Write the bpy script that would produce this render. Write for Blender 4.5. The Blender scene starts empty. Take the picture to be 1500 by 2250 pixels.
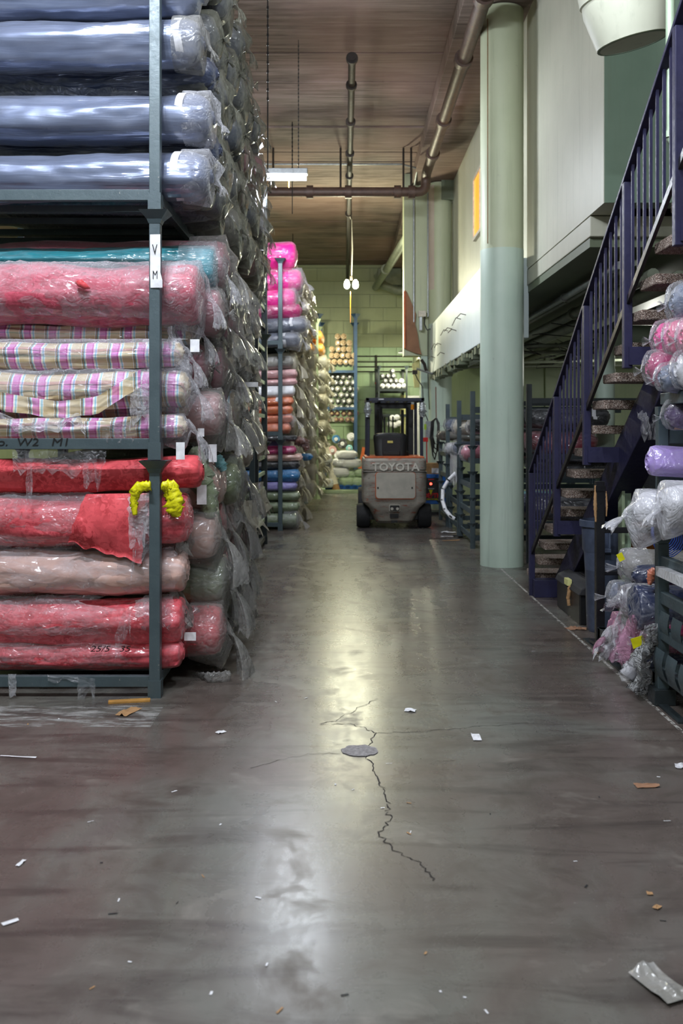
import bpy, bmesh, math, random
from mathutils import Vector, Matrix, noise
PI = math.pi
random.seed(7)
SC = bpy.context.scene
COL = SC.collection

# ------------------------------------------------------------------ camera, world, lights, exposure
F, CX, HY, CZ = 2100.0, 755.0, 940.0, 1.55          # focal length in px, vanishing point, eye height
cam = bpy.data.objects.new('camera', bpy.data.cameras.new('camera'))
COL.objects.link(cam); SC.camera = cam
cam.location = (0, 0, CZ); cam.rotation_euler = (PI/2, 0, 0)
cam.data.sensor_width = 36; cam.data.lens = F/2250*36
cam.data.shift_x = (750-CX)/2250; cam.data.shift_y = (HY-1125)/2250
cam.data.clip_start = 0.05; cam.data.clip_end = 200
cam.data.dof.use_dof = True; cam.data.dof.focus_distance = 6.0; cam.data.dof.aperture_fstop = 3.4
SC.view_settings.view_transform = 'Standard'; SC.view_settings.look = 'None'
SC.view_settings.gamma = 1; SC.view_settings.use_curve_mapping = False
SC.view_settings.exposure = 0.35
cy = SC.cycles
cy.max_bounces = 5; cy.diffuse_bounces = 3; cy.glossy_bounces = 3; cy.transmission_bounces = 2
cy.use_adaptive_sampling = True; cy.adaptive_threshold = .06
cy.transparent_max_bounces = 10; cy.caustics_reflective = False; cy.caustics_refractive = False
cy.sample_clamp_indirect = 4.0; cy.use_denoising = True
world = bpy.data.worlds.new('world'); SC.world = world; world.use_nodes = True
world.node_tree.nodes['Background'].inputs[0].default_value = (.62, .68, .8, 1)
world.node_tree.nodes['Background'].inputs[1].default_value = 0.10

COOL, WARM, MID = (.86, .92, 1.0), (1.0, .98, .68), (.98, 1.0, .90)
def area(name, loc, sx, sy, power, col, parent=None, rot=(0, 0, 0)):
    d = bpy.data.lights.new(name, 'AREA'); d.shape = 'RECTANGLE'; d.size = sx; d.size_y = sy
    d.energy = power; d.color = col
    o = bpy.data.objects.new(name, d); COL.objects.link(o); o.location = loc; o.rotation_euler = rot
    if parent: o.parent = parent
    return o

# ------------------------------------------------------------------ helpers
def P(px, py, D):                                    # a pixel of the photograph at distance D -> world point
    s = F/D
    return Vector(((px-CX)/s, D, CZ+(HY-py)/s))
def FL(px, py):                                      # a floor pixel -> world point
    D = F*CZ/(py-HY)
    return Vector(((px-CX)*D/F, D, 0))
def lin(c):
    return tuple((x/12.92 if x <= .04045 else ((x+.055)/1.055)**2.4) for x in c)
def hx(h):
    return lin(tuple(int(h[i:i+2], 16)/255 for i in (0, 2, 4)))+(1,)
def origin(o):
    v = Vector((0, 0, 0))
    while o is not None:
        v += o.location; o = o.parent
    return v
def tag(o, label=None, cat=None, group=None, kind=None):
    if label: o['label'] = label
    if cat: o['category'] = cat
    if group: o['group'] = group
    if kind: o['kind'] = kind
    return o
def thing(name, label, cat, loc=(0, 0, 0), group=None, rz=0):
    o = bpy.data.objects.new(name, None); COL.objects.link(o)
    o.location = loc; o.rotation_euler.z = rz; o.empty_display_size = .1
    return tag(o, label, cat, group)
def link(name, me, parent=None, loc=(0, 0, 0)):
    o = bpy.data.objects.new(name, me); COL.objects.link(o); o.location = loc
    if parent: o.parent = parent
    return o
BOXF = [(0, 3, 2, 1), (4, 5, 6, 7), (0, 1, 5, 4), (1, 2, 6, 5), (2, 3, 7, 6), (3, 0, 4, 7)]
class MB:
    def __init__(s): s.v = []; s.f = []
    def add(s, vs, fs):
        n = len(s.v); s.v += [tuple(v) for v in vs]; s.f += [tuple(i+n for i in f) for f in fs]; return s
    def box(s, a, b):
        x0, y0, z0 = (min(a[i], b[i]) for i in range(3)); x1, y1, z1 = (max(a[i], b[i]) for i in range(3))
        return s.add([(x0,y0,z0),(x1,y0,z0),(x1,y1,z0),(x0,y1,z0),(x0,y0,z1),(x1,y0,z1),(x1,y1,z1),(x0,y1,z1)], BOXF)
    def bar(s, p, q, w, h, up=(0, 0, 1)):            # rectangular bar from p to q
        p, q, up = Vector(p), Vector(q), Vector(up); t = (q-p).normalized()
        if abs(t.dot(up)) > .98: up = Vector((0, 1, 0))
        sd = t.cross(up).normalized(); u = sd.cross(t)
        vs = [c+sd*i*w/2+u*j*h/2 for c in (p, q) for i, j in ((-1,-1),(1,-1),(1,1),(-1,1))]
        return s.add(vs, [(3,2,1,0),(4,5,6,7),(0,1,5,4),(1,2,6,5),(2,3,7,6),(3,0,4,7)])
    def cyl(s, p, q, r, r2=None, n=12, cap=True):
        p, q = Vector(p), Vector(q); r2 = r if r2 is None else r2; t = (q-p).normalized()
        a = t.cross(Vector((0,0,1)) if abs(t.z) < .9 else Vector((1,0,0))).normalized(); b = t.cross(a)
        vs = [c+(a*math.cos(2*PI*k/n)+b*math.sin(2*PI*k/n))*rr for c, rr in ((p, r), (q, r2)) for k in range(n)]
        fs = [(k, (k+1) % n, n+(k+1) % n, n+k) for k in range(n)]
        if cap: fs += [tuple(range(n))[::-1], tuple(range(n, 2*n))]
        return s.add(vs, fs)
    def tube(s, pts, r, n=8):                        # swept round tube; r number or list
        pts = [Vector(p) for p in pts]; m = len(pts); vs = []; a = None
        for i, p in enumerate(pts):
            t = (pts[min(i+1, m-1)]-pts[max(i-1, 0)]).normalized()
            if a is None: a = t.cross(Vector((0,0,1)) if abs(t.z) < .9 else Vector((1,0,0))).normalized()
            a = (a-t*a.dot(t)).normalized(); b = t.cross(a); rr = r[i] if isinstance(r, (list, tuple)) else r
            vs += [p+(a*math.cos(2*PI*k/n)+b*math.sin(2*PI*k/n))*rr for k in range(n)]
        fs = [(i*n+k, i*n+(k+1) % n, (i+1)*n+(k+1) % n, (i+1)*n+k) for i in range(m-1) for k in range(n)]
        return s.add(vs, fs+[tuple(range(n))[::-1], tuple(range((m-1)*n, m*n))])
    def lathe(s, prof, c=(0, 0, 0), n=24, axis='z'):
        vs = []
        for r, h in prof:
            for k in range(n):
                x, y = r*math.cos(2*PI*k/n), r*math.sin(2*PI*k/n)
                vs.append({'z': (c[0]+x, c[1]+y, c[2]+h), 'x': (c[0]+h, c[1]+x, c[2]+y), 'y': (c[0]+y, c[1]+h, c[2]+x)}[axis])
        m = len(prof)
        fs = [(i*n+k, i*n+(k+1) % n, (i+1)*n+(k+1) % n, (i+1)*n+k) for i in range(m-1) for k in range(n)]
        return s.add(vs, fs+[tuple(range(n))[::-1], tuple(range((m-1)*n, m*n))])
    def prism(s, poly, y0, y1):                      # polygon in (x, z) extruded along y
        n = len(poly); vs = [(x, y0, z) for x, z in poly]+[(x, y1, z) for x, z in poly]
        return s.add(vs, [tuple(range(n)), tuple(range(n, 2*n))[::-1]]+[(k, n+k, n+(k+1) % n, (k+1) % n) for k in range(n)])
    def grid(s, fn, nu, nv, wrap=False):             # fn(i, j) -> point
        vs = [fn(i, j) for i in range(nu) for j in range(nv)]; fs = []
        for i in range(nu-1):
            for j in range(nv if wrap else nv-1):
                k = (j+1) % nv; fs.append((i*nv+j, i*nv+k, (i+1)*nv+k, (i+1)*nv+j))
        return s.add(vs, fs)
    def mesh(s, name, mats, smooth=False, o=(0, 0, 0)):
        me = bpy.data.meshes.new(name); o = Vector(o)
        me.from_pydata([Vector(v)-o for v in s.v], [], s.f)
        bm = bmesh.new(); bm.from_mesh(me); bmesh.ops.recalc_face_normals(bm, faces=bm.faces); bm.to_mesh(me); bm.free()
        for m in (mats if isinstance(mats, (list, tuple)) else [mats]): me.materials.append(m)
        if smooth:
            me.polygons.foreach_set('use_smooth', [True]*len(me.polygons))
            me.set_sharp_from_angle(angle=math.radians(smooth if smooth is not True else 50))
        return me
    def build(s, name, mat, parent=None, smooth=False, bevel=0, at=None):
        o = origin(parent) if parent else Vector(at or (0, 0, 0))
        ob = link(name, s.mesh(name, mat, smooth, o), parent, (0, 0, 0) if parent else o)
        if bevel:
            b = ob.modifiers.new('bevel', 'BEVEL'); b.width = bevel; b.segments = 2; b.limit_method = 'ANGLE'
        return ob
def struct(name, mb, mat, parent=None, **k):
    o = mb.build(name, mat, parent, **k)
    if not parent: o['kind'] = 'structure'
    return o
def text(name, s, mat, loc, size, parent, rot=(PI/2, 0, 0), depth=.001, shear=0, sx=1, off=0):
    c = bpy.data.curves.new(name, 'FONT'); c.body = s; c.size = size; c.extrude = depth; c.align_x = 'CENTER'; c.align_y = 'CENTER'
    c.shear = shear; c.offset = off; c.materials.append(mat); c.resolution_u = 2
    o = bpy.data.objects.new(name, c); COL.objects.link(o); o.parent = parent
    me = bpy.data.meshes.new_from_object(o); me.name = name; bpy.data.objects.remove(o)
    if not me.materials: me.materials.append(mat)
    return_o = link(name, me, parent, Vector(loc)-origin(parent)); return_o.rotation_euler = rot; return_o.scale.x = sx
    return return_o

# ------------------------------------------------------------------ materials
class NT:
    def __init__(s, name):
        s.m = bpy.data.materials.new(name); s.m.use_nodes = True; s.t = s.m.node_tree
        s.b = s.t.nodes['Principled BSDF']; s.out = s.t.nodes['Material Output']
    def n(s, typ, ins=None, **k):
        nd = s.t.nodes.new(typ)
        for a, v in k.items(): setattr(nd, a, v)
        for a, v in (ins or {}).items(): s.set(nd.inputs[a], v)
        return nd
    def set(s, sock, v):
        if isinstance(v, bpy.types.NodeSocket): s.t.links.new(v, sock)
        elif isinstance(v, bpy.types.Node): s.t.links.new(v.outputs[0], sock)
        else: sock.default_value = v
    def bs(s, **k):
        for a, v in k.items(): s.set(s.b.inputs[a.replace('_', ' ')], v)
    def co(s, scale=(1, 1, 1), rot=(0, 0, 0)):
        tc = s.n('ShaderNodeTexCoord'); return s.n('ShaderNodeMapping', {'Vector': tc.outputs['Object'], 'Scale': scale, 'Rotation': rot}).outputs[0]
    def noise(s, sc, det=4, rough=.55, vec=None, dist=0):
        return s.n('ShaderNodeTexNoise', {'Vector': vec if vec is not None else s.co(), 'Scale': sc, 'Detail': det, 'Roughness': rough, 'Distortion': dist}).outputs[0]
    def ramp(s, fac, stops, interp='LINEAR'):
        r = s.n('ShaderNodeValToRGB', {'Fac': fac}); cr = r.color_ramp; cr.interpolation = interp
        while len(cr.elements) > 1: cr.elements.remove(cr.elements[0])
        for i, (p, c) in enumerate(stops):
            e = cr.elements[0] if i == 0 else cr.elements.new(p)
            e.position = p; e.color = c if isinstance(c, tuple) else (c, c, c, 1)
        return r.outputs[0]
    def mix(s, f, a, b, mode='MIX'):
        nd = s.n('ShaderNodeMix', data_type='RGBA', blend_type=mode)
        s.set(nd.inputs[0], f); s.set(nd.inputs[6], a); s.set(nd.inputs[7], b); return nd.outputs[2]
    def math(s, op, a, b=0.0, c=None, clamp=False):
        nd = s.n('ShaderNodeMath', operation=op, use_clamp=clamp); s.set(nd.inputs[0], a); s.set(nd.inputs[1], b)
        if c is not None: s.set(nd.inputs[2], c)
        return nd.outputs[0]
    def bump(s, h, st, d=.01): return s.n('ShaderNodeBump', {'Height': h, 'Strength': st, 'Distance': d}).outputs[0]
def metal_paint(name, c, c2=None, rough=.42, wear='8a8a86', amount=.66):
    t = NT(name); v = t.co(); n = t.noise(6, 5, vec=v); n2 = t.noise(38, 6, .7, vec=v)
    base = t.mix(t.ramp(n, [(.35, 0.), (.7, 1.)]), hx(c), hx(c2 or c))
    base = t.mix(t.ramp(n2, [(amount, 0.), (amount+.05, 1.)]), base, hx(wear))
    t.bs(Base_Color=base, Roughness=t.ramp(n2, [(.3, rough-.1), (.8, rough+.2)]), Metallic=.15, Normal=t.bump(n2, .15)); return t.m
def plain(name, c, rough=.6, metallic=0., nz=20, var=.12, bump=.1, **k):
    t = NT(name); v = t.co(); n = t.noise(nz, 5, vec=v); h = hx(c)
    d = tuple(x*(1-var*2) for x in h[:3])+(1,); l = tuple(min(1, x*(1+var)) for x in h[:3])+(1,)
    t.bs(Base_Color=t.ramp(n, [(.3, d), (.7, l)]), Roughness=rough, Metallic=metallic, Normal=t.bump(n, bump, .004), **k); return t.m
def emit(name, c, st):
    t = NT(name); t.bs(Base_Color=c+(1,), Emission_Color=c+(1,), Emission_Strength=st); return t.m
def creases(t, sc=9, stretch=(1, 1, 1), rot=(0, 0, 0)):       # crumpled film relief
    v = t.co(stretch, rot); w = t.noise(3, 2, vec=v)
    vv = t.n('ShaderNodeVectorMath', {0: v, 1: t.n('ShaderNodeTexNoise', {'Vector': v, 'Scale': 4.0, 'Detail': 2.0}).outputs[1]}, operation='ADD').outputs[0]
    a = t.n('ShaderNodeTexVoronoi', {'Vector': vv, 'Scale': sc}, feature='DISTANCE_TO_EDGE').outputs[0]
    b = t.n('ShaderNodeTexVoronoi', {'Vector': vv, 'Scale': sc*2.7}, feature='F1').outputs[0]
    return t.math('ADD', t.math('MULTIPLY', a, 1.6), t.math('MULTIPLY', b, .6))
def wrapped(name, c, c2=None, rough=.55, coat=1.0, cr=.16, sc=7, stretch=(.35, 1.5, 1.5), pattern=None, st=.5, haze=.16, rot=(0, 0, 0)):
    t = NT(name); v = t.co()
    if pattern: base = pattern(t)
    else: base = t.mix(t.ramp(t.noise(5, 3, vec=v), [(.35, 0.), (.65, 1.)]), hx(c), hx(c2 or c))
    hz = t.ramp(t.noise(7, 5, .65, vec=t.co((.5, 1.4, 1.4)), dist=1.5), [(.45, 0.), (.75, haze*2)])
    base = t.mix(hz, base, hx('d9d9e2'))
    h = creases(t, sc, stretch, rot); nrm = t.bump(h, st, .03)
    t.bs(Base_Color=base, Roughness=rough, Coat_Weight=coat, Coat_Roughness=cr, Coat_Normal=nrm, Normal=t.bump(h, st*.25, .02), Sheen_Weight=.15)
    return t.m
def film(name, c='e6e6ec', lo=.08, hi=.62, rough=.2, sc=11, st=.4, dirt=None):
    t = NT(name); h = creases(t, sc, (1, 1, 1)); nrm = t.bump(h, st, .025)
    n = t.noise(6, 4, .6)
    base = t.mix(t.ramp(n, [(.4, 0.), (.7, 1.)]), hx(c), hx(dirt or c))
    t.bs(Base_Color=base, Roughness=rough, Normal=nrm, Specular_IOR_Level=.6, Coat_Weight=.35, Coat_Roughness=.14)
    tr = t.n('ShaderNodeBsdfTransparent', {'Color': (.96, .96, .97, 1)})
    lw = t.math('ADD', t.n('ShaderNodeLayerWeight', {'Blend': .3}).outputs['Facing'], t.ramp(h, [(.12, .4), (.3, 0.)]))
    f = t.math('MULTIPLY_ADD', lw, hi-lo, lo, clamp=True)
    f = t.math('ADD', f, t.math('MULTIPLY', t.math('SUBTRACT', n, .5), .3), clamp=True)
    mx = t.n('ShaderNodeMixShader', {0: f, 1: tr, 2: t.b.outputs[0]}); t.set(t.out.inputs[0], mx); return t.m

def plaid_pattern(t):
    tc = t.n('ShaderNodeTexCoord').outputs['Object']; sp = t.n('ShaderNodeSeparateXYZ', {0: tc})
    wob = t.math('MULTIPLY', t.noise(3, 2), .02)
    u = t.math('FRACT', t.math('MULTIPLY', t.math('ADD', sp.outputs[0], wob), 6.6))
    a = t.math('FRACT', t.math('MULTIPLY', t.math('ARCTAN2', sp.outputs[2], sp.outputs[1]), 6.5/(2*PI)))
    be, pk, wh, bk, bl, mg = hx('c9b99a'), hx('d58cc4'), hx('e9e6e2'), hx('2a2833'), hx('9fcbdc'), hx('b8479a')
    st = [(0, be), (.26, wh), (.29, bk), (.315, be), (.34, bk), (.365, bl), (.41, wh), (.45, pk), (.68, mg), (.71, pk), (.74, wh), (.8, bl), (.86, wh), (.89, be)]
    A = t.ramp(u, st, 'CONSTANT')
    B = t.ramp(a, [(0, hx('ffffff')), (.3, hx('f0c9e4')), (.42, hx('8c7f92')), (.45, hx('fff6ff')), (.6, hx('cfe6ee')), (.66, hx('ffffff')), (.8, hx('e5d9c0'))], 'CONSTANT')
    return t.mix(.85, A, B, 'MULTIPLY')
def damask(t, a='b5252f', b='d8474f'):
    v = t.co(); n = t.noise(26, 3, .5, vec=v, dist=1.2); n2 = t.noise(7, 2, vec=v)
    f = t.math('MULTIPLY', t.ramp(n, [(.46, 0.), (.54, 1.)]), t.ramp(n2, [(.35, .25), (.6, 1.)]))
    return t.mix(f, hx(b), hx(a))

M = {}
M['rack'] = metal_paint('rack_paint', '4c5a5f', '414e54', .42)
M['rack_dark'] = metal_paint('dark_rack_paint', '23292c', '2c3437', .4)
M['rack_green'] = metal_paint('pale_green_rack_paint', 'aebd9c', '96a888', .45, wear='5e6650')
M['rack_blue'] = metal_paint('blue_rack_paint', '2c4a6e', '253c58', .4)
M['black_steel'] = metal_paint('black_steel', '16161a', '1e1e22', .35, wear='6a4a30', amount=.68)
M['stair'] = metal_paint('stair_paint', '272647', '201f3a', .5, wear='6b4436', amount=.71)
M['pipe_rust'] = metal_paint('rusty_pipe', '4c3a33', '5d4a40', .5, wear='8a5540', amount=.6)
M['pipe_dark'] = metal_paint('dark_pipe', '30261f', '221c1a', .6, wear='71523f', amount=.62)
M['pipe_green'] = metal_paint('green_pipe', 'a9bfa2', 'b6c9b0', .4, wear='c9cfc0', amount=.72)
M['pipe_mezz'] = metal_paint('mezzanine_pipe', '8a9180', '74796a', .45, wear='a8a894', amount=.66)
M['galv'] = plain('galvanised_steel', 'a5a9ab', .35, .6)
M['black'] = plain('black_plastic', '141416', .4)
M['rubber'] = plain('rubber', '232326', .75)
M['orange'] = plain('orange_paint', 'c9602e', .5)
M['amber'] = plain('amber_lens', 'c07818', .25)
M['blue'] = plain('blue_paint', '1560b8', .4)
M['ink'] = plain('ink', '101012', .6)
M['white_paper'] = plain('white_paper', 'e8e8ec', .7)
M['tape'] = plain('white_tape', 'dcdce2', .5)
M['card'] = plain('cardboard', 'a9835a', .8)
M['card_dark'] = plain('brown_board', '9a7257', .8, nz=5)
M['yellow'] = plain('yellow_tag', 'e6e014', .5)
M['bin'] = plain('grey_bin_plastic', '4b5468', .45)
M['orange_bin'] = plain('ochre_plastic', 'a5621c', .5)
M['red'] = plain('red_plastic', 'c01818', .4)
M['lime'] = plain('lime_sticker', '9cc020', .5)
M['wire'] = plain('black_cable', '1b1b1d', .5)
M['hose'] = plain('blue_hose', '2a4aa8', .4)
M['greybox'] = plain('grey_switch_box', '8f979c', .45)
M['core'] = plain('cardboard_core', 'b29b7c', .8)
M['core_dark'] = plain('dark_core_hole', '0c0c0d', .9)
M['cream'] = plain('cream_fabric', 'ddd6c6', .7)
M['led_red'] = emit('red_led', (1.0, .05, .03), 6)
M['tube_emit'] = emit('fluorescent_tube', COOL, 22)
M['warm_emit'] = emit('warm_lamp', (1.0, .97, .80), 30)
def yellow_window():
    t = NT('amber_window_glass'); t.bs(Base_Color=hx('c98a2a'), Roughness=.2, Emission_Color=hx('e0952c'), Emission_Strength=1.1); return t.m
M['window'] = yellow_window()

def floor_mat():
    t = NT('polished_concrete'); v = t.co(); a = t.noise(.55, 5, .6, vec=v, dist=.6); b = t.noise(3.2, 8, .68, vec=v, dist=.5); c = t.noise(60, 5, .7, vec=v)
    base = t.ramp(a, [(.3, hx('4a403b')), (.45, hx('5e5550')), (.56, hx('66655f')), (.7, hx('544f50'))])
    base = t.mix(t.ramp(b, [(.35, .75), (.5, 0.)]), base, hx('4a423c'))
    base = t.mix(t.ramp(b, [(.58, 0.), (.75, .5)]), base, hx('938e86'))
    base = t.mix(t.ramp(c, [(.62, 0.), (.72, .4)]), base, hx('3c3836'))
    base = t.mix(t.ramp(t.noise(2.2, 6, .65, vec=t.co((.5, 3, 1)), dist=.8), [(.35, .65), (.5, 0.)]), base, hx('3a3330'))
    sc = t.noise(5, 4, .6, vec=t.co((1, .12, 1), (0, 0, .5)))
    r = t.math('ADD', t.ramp(b, [(.3, .42), (.5, .27), (.75, .36)]), t.math('MULTIPLY', t.math('SUBTRACT', sc, .5), .25))
    t.bs(Base_Color=base, Roughness=r, Specular_IOR_Level=.62, Normal=t.bump(t.math('ADD', t.math('MULTIPLY', c, .3), b), .05, .01)); return t.m
M['floor'] = floor_mat()
def board_concrete():
    t = NT('board_formed_concrete'); g = t.noise(3.5, 7, .65, vec=t.co((.25, 5, 1)), dist=.4); s = t.noise(1.3, 5, .6, vec=t.co((.6, 1.6, 1)))
    base = t.ramp(g, [(.28, hx('3c332d')), (.43, hx('6f6158')), (.6, hx('8a7b74')), (.78, hx('a09389'))])
    base = t.mix(t.ramp(s, [(.38, .6), (.52, 0.)]), base, hx('4b3e36'))
    base = t.mix(t.ramp(t.noise(.35, 2), [(.45, 0.), (.6, .35)]), base, hx('b08a80'))
    t.bs(Base_Color=base, Roughness=.85, Normal=t.bump(g, .5, .02)); return t.m
M['ceiling'] = board_concrete()
def wall_paint(name, c, c2, chips=None, nz=1.2, grime='6f7a66', am=.66, strokes=False):
    t = NT(name); v = t.co(); a = t.noise(nz, 5, .6, vec=v); b = t.noise(9, 7, .7, vec=v, dist=.7)
    base = t.mix(t.ramp(a, [(.35, 0.), (.65, 1.)]), hx(c), hx(c2))
    base = t.mix(t.ramp(b, [(am, 0.), (am+.1, .6)]), base, hx(grime))
    st = t.noise(3, 4, .6, vec=t.co((5, 5, .25))); base = t.mix(t.ramp(st, [(.55, 0.), (.8, .3)]), base, hx(grime))
    if chips: base = t.mix(t.ramp(t.noise(2.2, 6, .7, vec=v), [(.66, 0.), (.68, 1.)]), base, hx(chips))
    t.bs(Base_Color=base, Roughness=.5, Normal=t.bump(b, .12, .01)); return t.m
M['wall_green'] = wall_paint('green_wall_paint', 'b4c2a4', 'a8b899')
M['wall_green_dark'] = wall_paint('sage_wall_paint', '7d9280', '748a78')
M['wall_olive'] = wall_paint('olive_block_paint', 'a7ad86', '9aa37c', nz=.4)
def scuffed(c, c2):
    m = wall_paint('scuffed_mint_paint', c, c2, am=.68, grime='66756c'); t = m.node_tree; b = t.nodes['Principled BSDF']
    N = NT.__new__(NT); N.m = m; N.t = t; N.b = b
    tc = N.n('ShaderNodeTexCoord').outputs['Object']; z = N.n('ShaderNodeSeparateXYZ', {0: tc}).outputs[2]
    band = N.ramp(z, [(.1, 0.), (.25, 1.), (.55, 1.), (.8, 0.)]); n = N.ramp(N.noise(7, 7, .75, vec=N.co((2.5, 2.5, .8))), [(.5, 0.), (.6, .8)])
    old = b.inputs['Base Color'].links[0].from_socket
    N.set(b.inputs['Base Color'], N.mix(N.math('MULTIPLY', band, n), old, hx('4a4f48'))); return m
M['col_mint'] = scuffed('c6d6c8', 'bccfc0')
M['letter'] = plain('pale_letter_edge', 'dcd6ca', .45)
M['wall_mint'] = wall_paint('mint_wall_paint', 'b9d2ab', 'aac69c')
M['wall_cream'] = wall_paint('cream_wall_paint', 'cfcebc', 'c5c5b3', grime='8e9280')
M['fascia'] = wall_paint('pale_fascia_paint', 'dbe6e6', 'cfdcdc', grime='8c9a90')
M['col_green'] = wall_paint('column_green_paint', 'c9cfb2', 'bfc7a8', am=.64, grime='80876c')
M['col_mint'] = wall_paint('column_mint_paint', 'c6d6c8', 'bccfc0', am=.68, grime='66756c')
M['pier'] = wall_paint('pier_paint', 'c2c8a8', 'b8bf9e')
M['plaster'] = wall_paint('bare_plaster', 'cdbfae', 'bfae9e', chips='e2dcd2')
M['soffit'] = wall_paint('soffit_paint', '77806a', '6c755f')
M['drum'] = wall_paint('cream_drum_paint', 'd3d4c2', 'c7c9b6', am=.72)
def terrazzo():
    t = NT('exposed_aggregate'); v = t.n('ShaderNodeTexVoronoi', {'Vector': t.co(), 'Scale': 190.0})
    c = t.ramp(t.n('ShaderNodeSeparateColor', {0: v.outputs['Color']}).outputs[0], [(0, hx('5e4c44')), (.25, hx('8a766a')), (.5, hx('a59488')), (.75, hx('cabdb2')), (.92, hx('6e5a50'))], 'CONSTANT')
    t.bs(Base_Color=c, Roughness=.8, Normal=t.bump(v.outputs[0], .8, .01)); return t.m
M['aggregate'] = terrazzo()
def worn_body():
    t = NT('worn_forklift_paint'); v = t.co((.6, 1, 2.4)); a = t.noise(2.5, 6, .65, vec=v); b = t.noise(14, 6, .7, vec=v)
    base = t.mix(t.ramp(a, [(.38, 0.), (.6, 1.)]), hx('928a81'), hx('b3aca1'))
    base = t.mix(t.ramp(b, [(.57, 0.), (.64, .9)]), base, hx('a25038'))
    base = t.mix(t.ramp(b, [(.3, .9), (.4, 0.)]), base, hx('413c39'))
    t.bs(Base_Color=base, Roughness=.5, Metallic=.2, Normal=t.bump(b, .25, .01)); return t.m
M['fork_body'] = worn_body()
M['fork_panel'] = plain('forklift_panel', 'b8b2a6', .45, .15, nz=6, var=.1)
M['navy'] = plain('dark_navy_paint', '1c2134', .35)

M['film'] = film('clear_film')
M['film_tight'] = film('tight_clear_film', 'eeeef2', .02, .42, rough=.12, st=.5)
M['film_pink'] = film('pink_tinted_film', 'e2a8c6', .22, .75, sc=9)
M['film_grey'] = film('dusty_film', 'aaa9a6', .24, .78, dirt='8d8c86', sc=7, st=.35)
M['film_olive'] = film('olive_dusty_film', '9b9b8c', .26, .8, dirt='77786a', sc=6, st=.35)
M['film_cream'] = film('cream_film', 'd8d2c0', .45, .88, dirt='bdb6a2', sc=8)
M['film_white'] = film('white_film', 'e8e8ee', .26, .8, sc=9)
M['foil'] = film('shiny_film', 'c4c6c8', .6, .95, rough=.06, sc=22, st=1.0)
def silver(t):
    v = t.co(); return t.mix(t.ramp(t.noise(2, 3, vec=t.co((.4, 2, 2))), [(.35, 0.), (.65, 1.)]), hx('68738e'), hx('7f88a0'))
M['silver'] = wrapped('silver_blue_wrap', None, rough=.34, cr=.13, pattern=silver, sc=5, stretch=(.16, 2.4, 2.4), st=.22, haze=.03, rot=(0, 0, .0))
M['silver'].node_tree.nodes['Principled BSDF'].inputs['Metallic'].default_value = .45
M['slate'] = wrapped('slate_navy_wrap', '39435e', '46506a', rough=.4, cr=.1, sc=6, stretch=(.2, 2, 2), haze=.1)
M['slate_end'] = wrapped('slate_grey_wrap', '4d5363', '5a6070', rough=.4, cr=.16, sc=8, stretch=(1, 1, 1), haze=.14)
M['teal'] = wrapped('teal_fabric', '1d7f8c', '14707c', haze=.06, rough=.5)
M['pinkred'] = wrapped('rose_damask', None, pattern=lambda t: damask(t, '9e2c42', 'c04a60'), haze=.10, sc=3.5, stretch=(.6, 1.2, 1.2), st=.45)
M['red'] = M['red']
M['red_damask'] = wrapped('red_damask', None, pattern=lambda t: damask(t, 'b82832', 'e05058'), coat=.1, haze=.0, rough=.7, st=.12)
M['red_wrap'] = wrapped('red_damask_in_film', None, pattern=lambda t: damask(t, 'b82c3a', 'd9505c'), haze=.12, sc=4, stretch=(.6, 1.2, 1.2))
M['peach'] = wrapped('peach_wrap', 'd2ab9e', 'c79e92', haze=.22, sc=3.2, stretch=(.5, 1.2, 1.2), st=.6)
M['plaid'] = wrapped('plaid_fabric', None, pattern=plaid_pattern, coat=.35, haze=.1, rough=.7, sc=8, st=.25)
M['plaid_wrap'] = wrapped('plaid_in_film', None, pattern=plaid_pattern, haze=.26, sc=6)
for k, c, c2 in (('sage', '7f8c6c', '6d7a5c'), ('olive', '5c6340', '4a5234'), ('greige', 'a09588', '8e8478'), ('creamw', 'cfc7b6', 'bfb6a2'),
                 ('blush', 'd2a3a4', 'c08e90'), ('dusty', '8d8a84', '7c7a74'), ('hotpink', 'e0188c', 'd00f7e'), ('magenta', 'a8125e', '8e0e50'),
                 ('orangew', 'c86a3c', 'b85c30'), ('amberw', 'e09a28', 'd08818'), ('bluew', '1572ac', '0f5f96'), ('lilac', '9088c8', '8078b8'),
                 ('lavender', 'a890d4', '9c84c8'), ('purple', '4c2f66', '3e2656'), ('navyw', '12244e', '0e1c40'), ('blackw', '17181c', '202126'),
                 ('maroon', '6e2430', '5c1c28'), ('whitew', 'dcdce0', 'cfcfd6'), ('aqua', '7fc0c4', '6eb2b8'), ('pinkw', 'd8688c', 'c8547c'),
                 ('brownw', '5a2818', '4a2012'), ('greenbag', 'a9c09c', '98b08a'), ('kraft', 'a58a66', '94784f'), ('bluegrey', '5f6c84', '525e76'),
                 ('rosew', 'c47888', 'b46a7c'), ('coral', 'd07858', 'c06a4c')):
    M[k] = wrapped(k+'_wrap', c, c2, haze=.12, sc=7, stretch=(.8, 1, 1))

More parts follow.
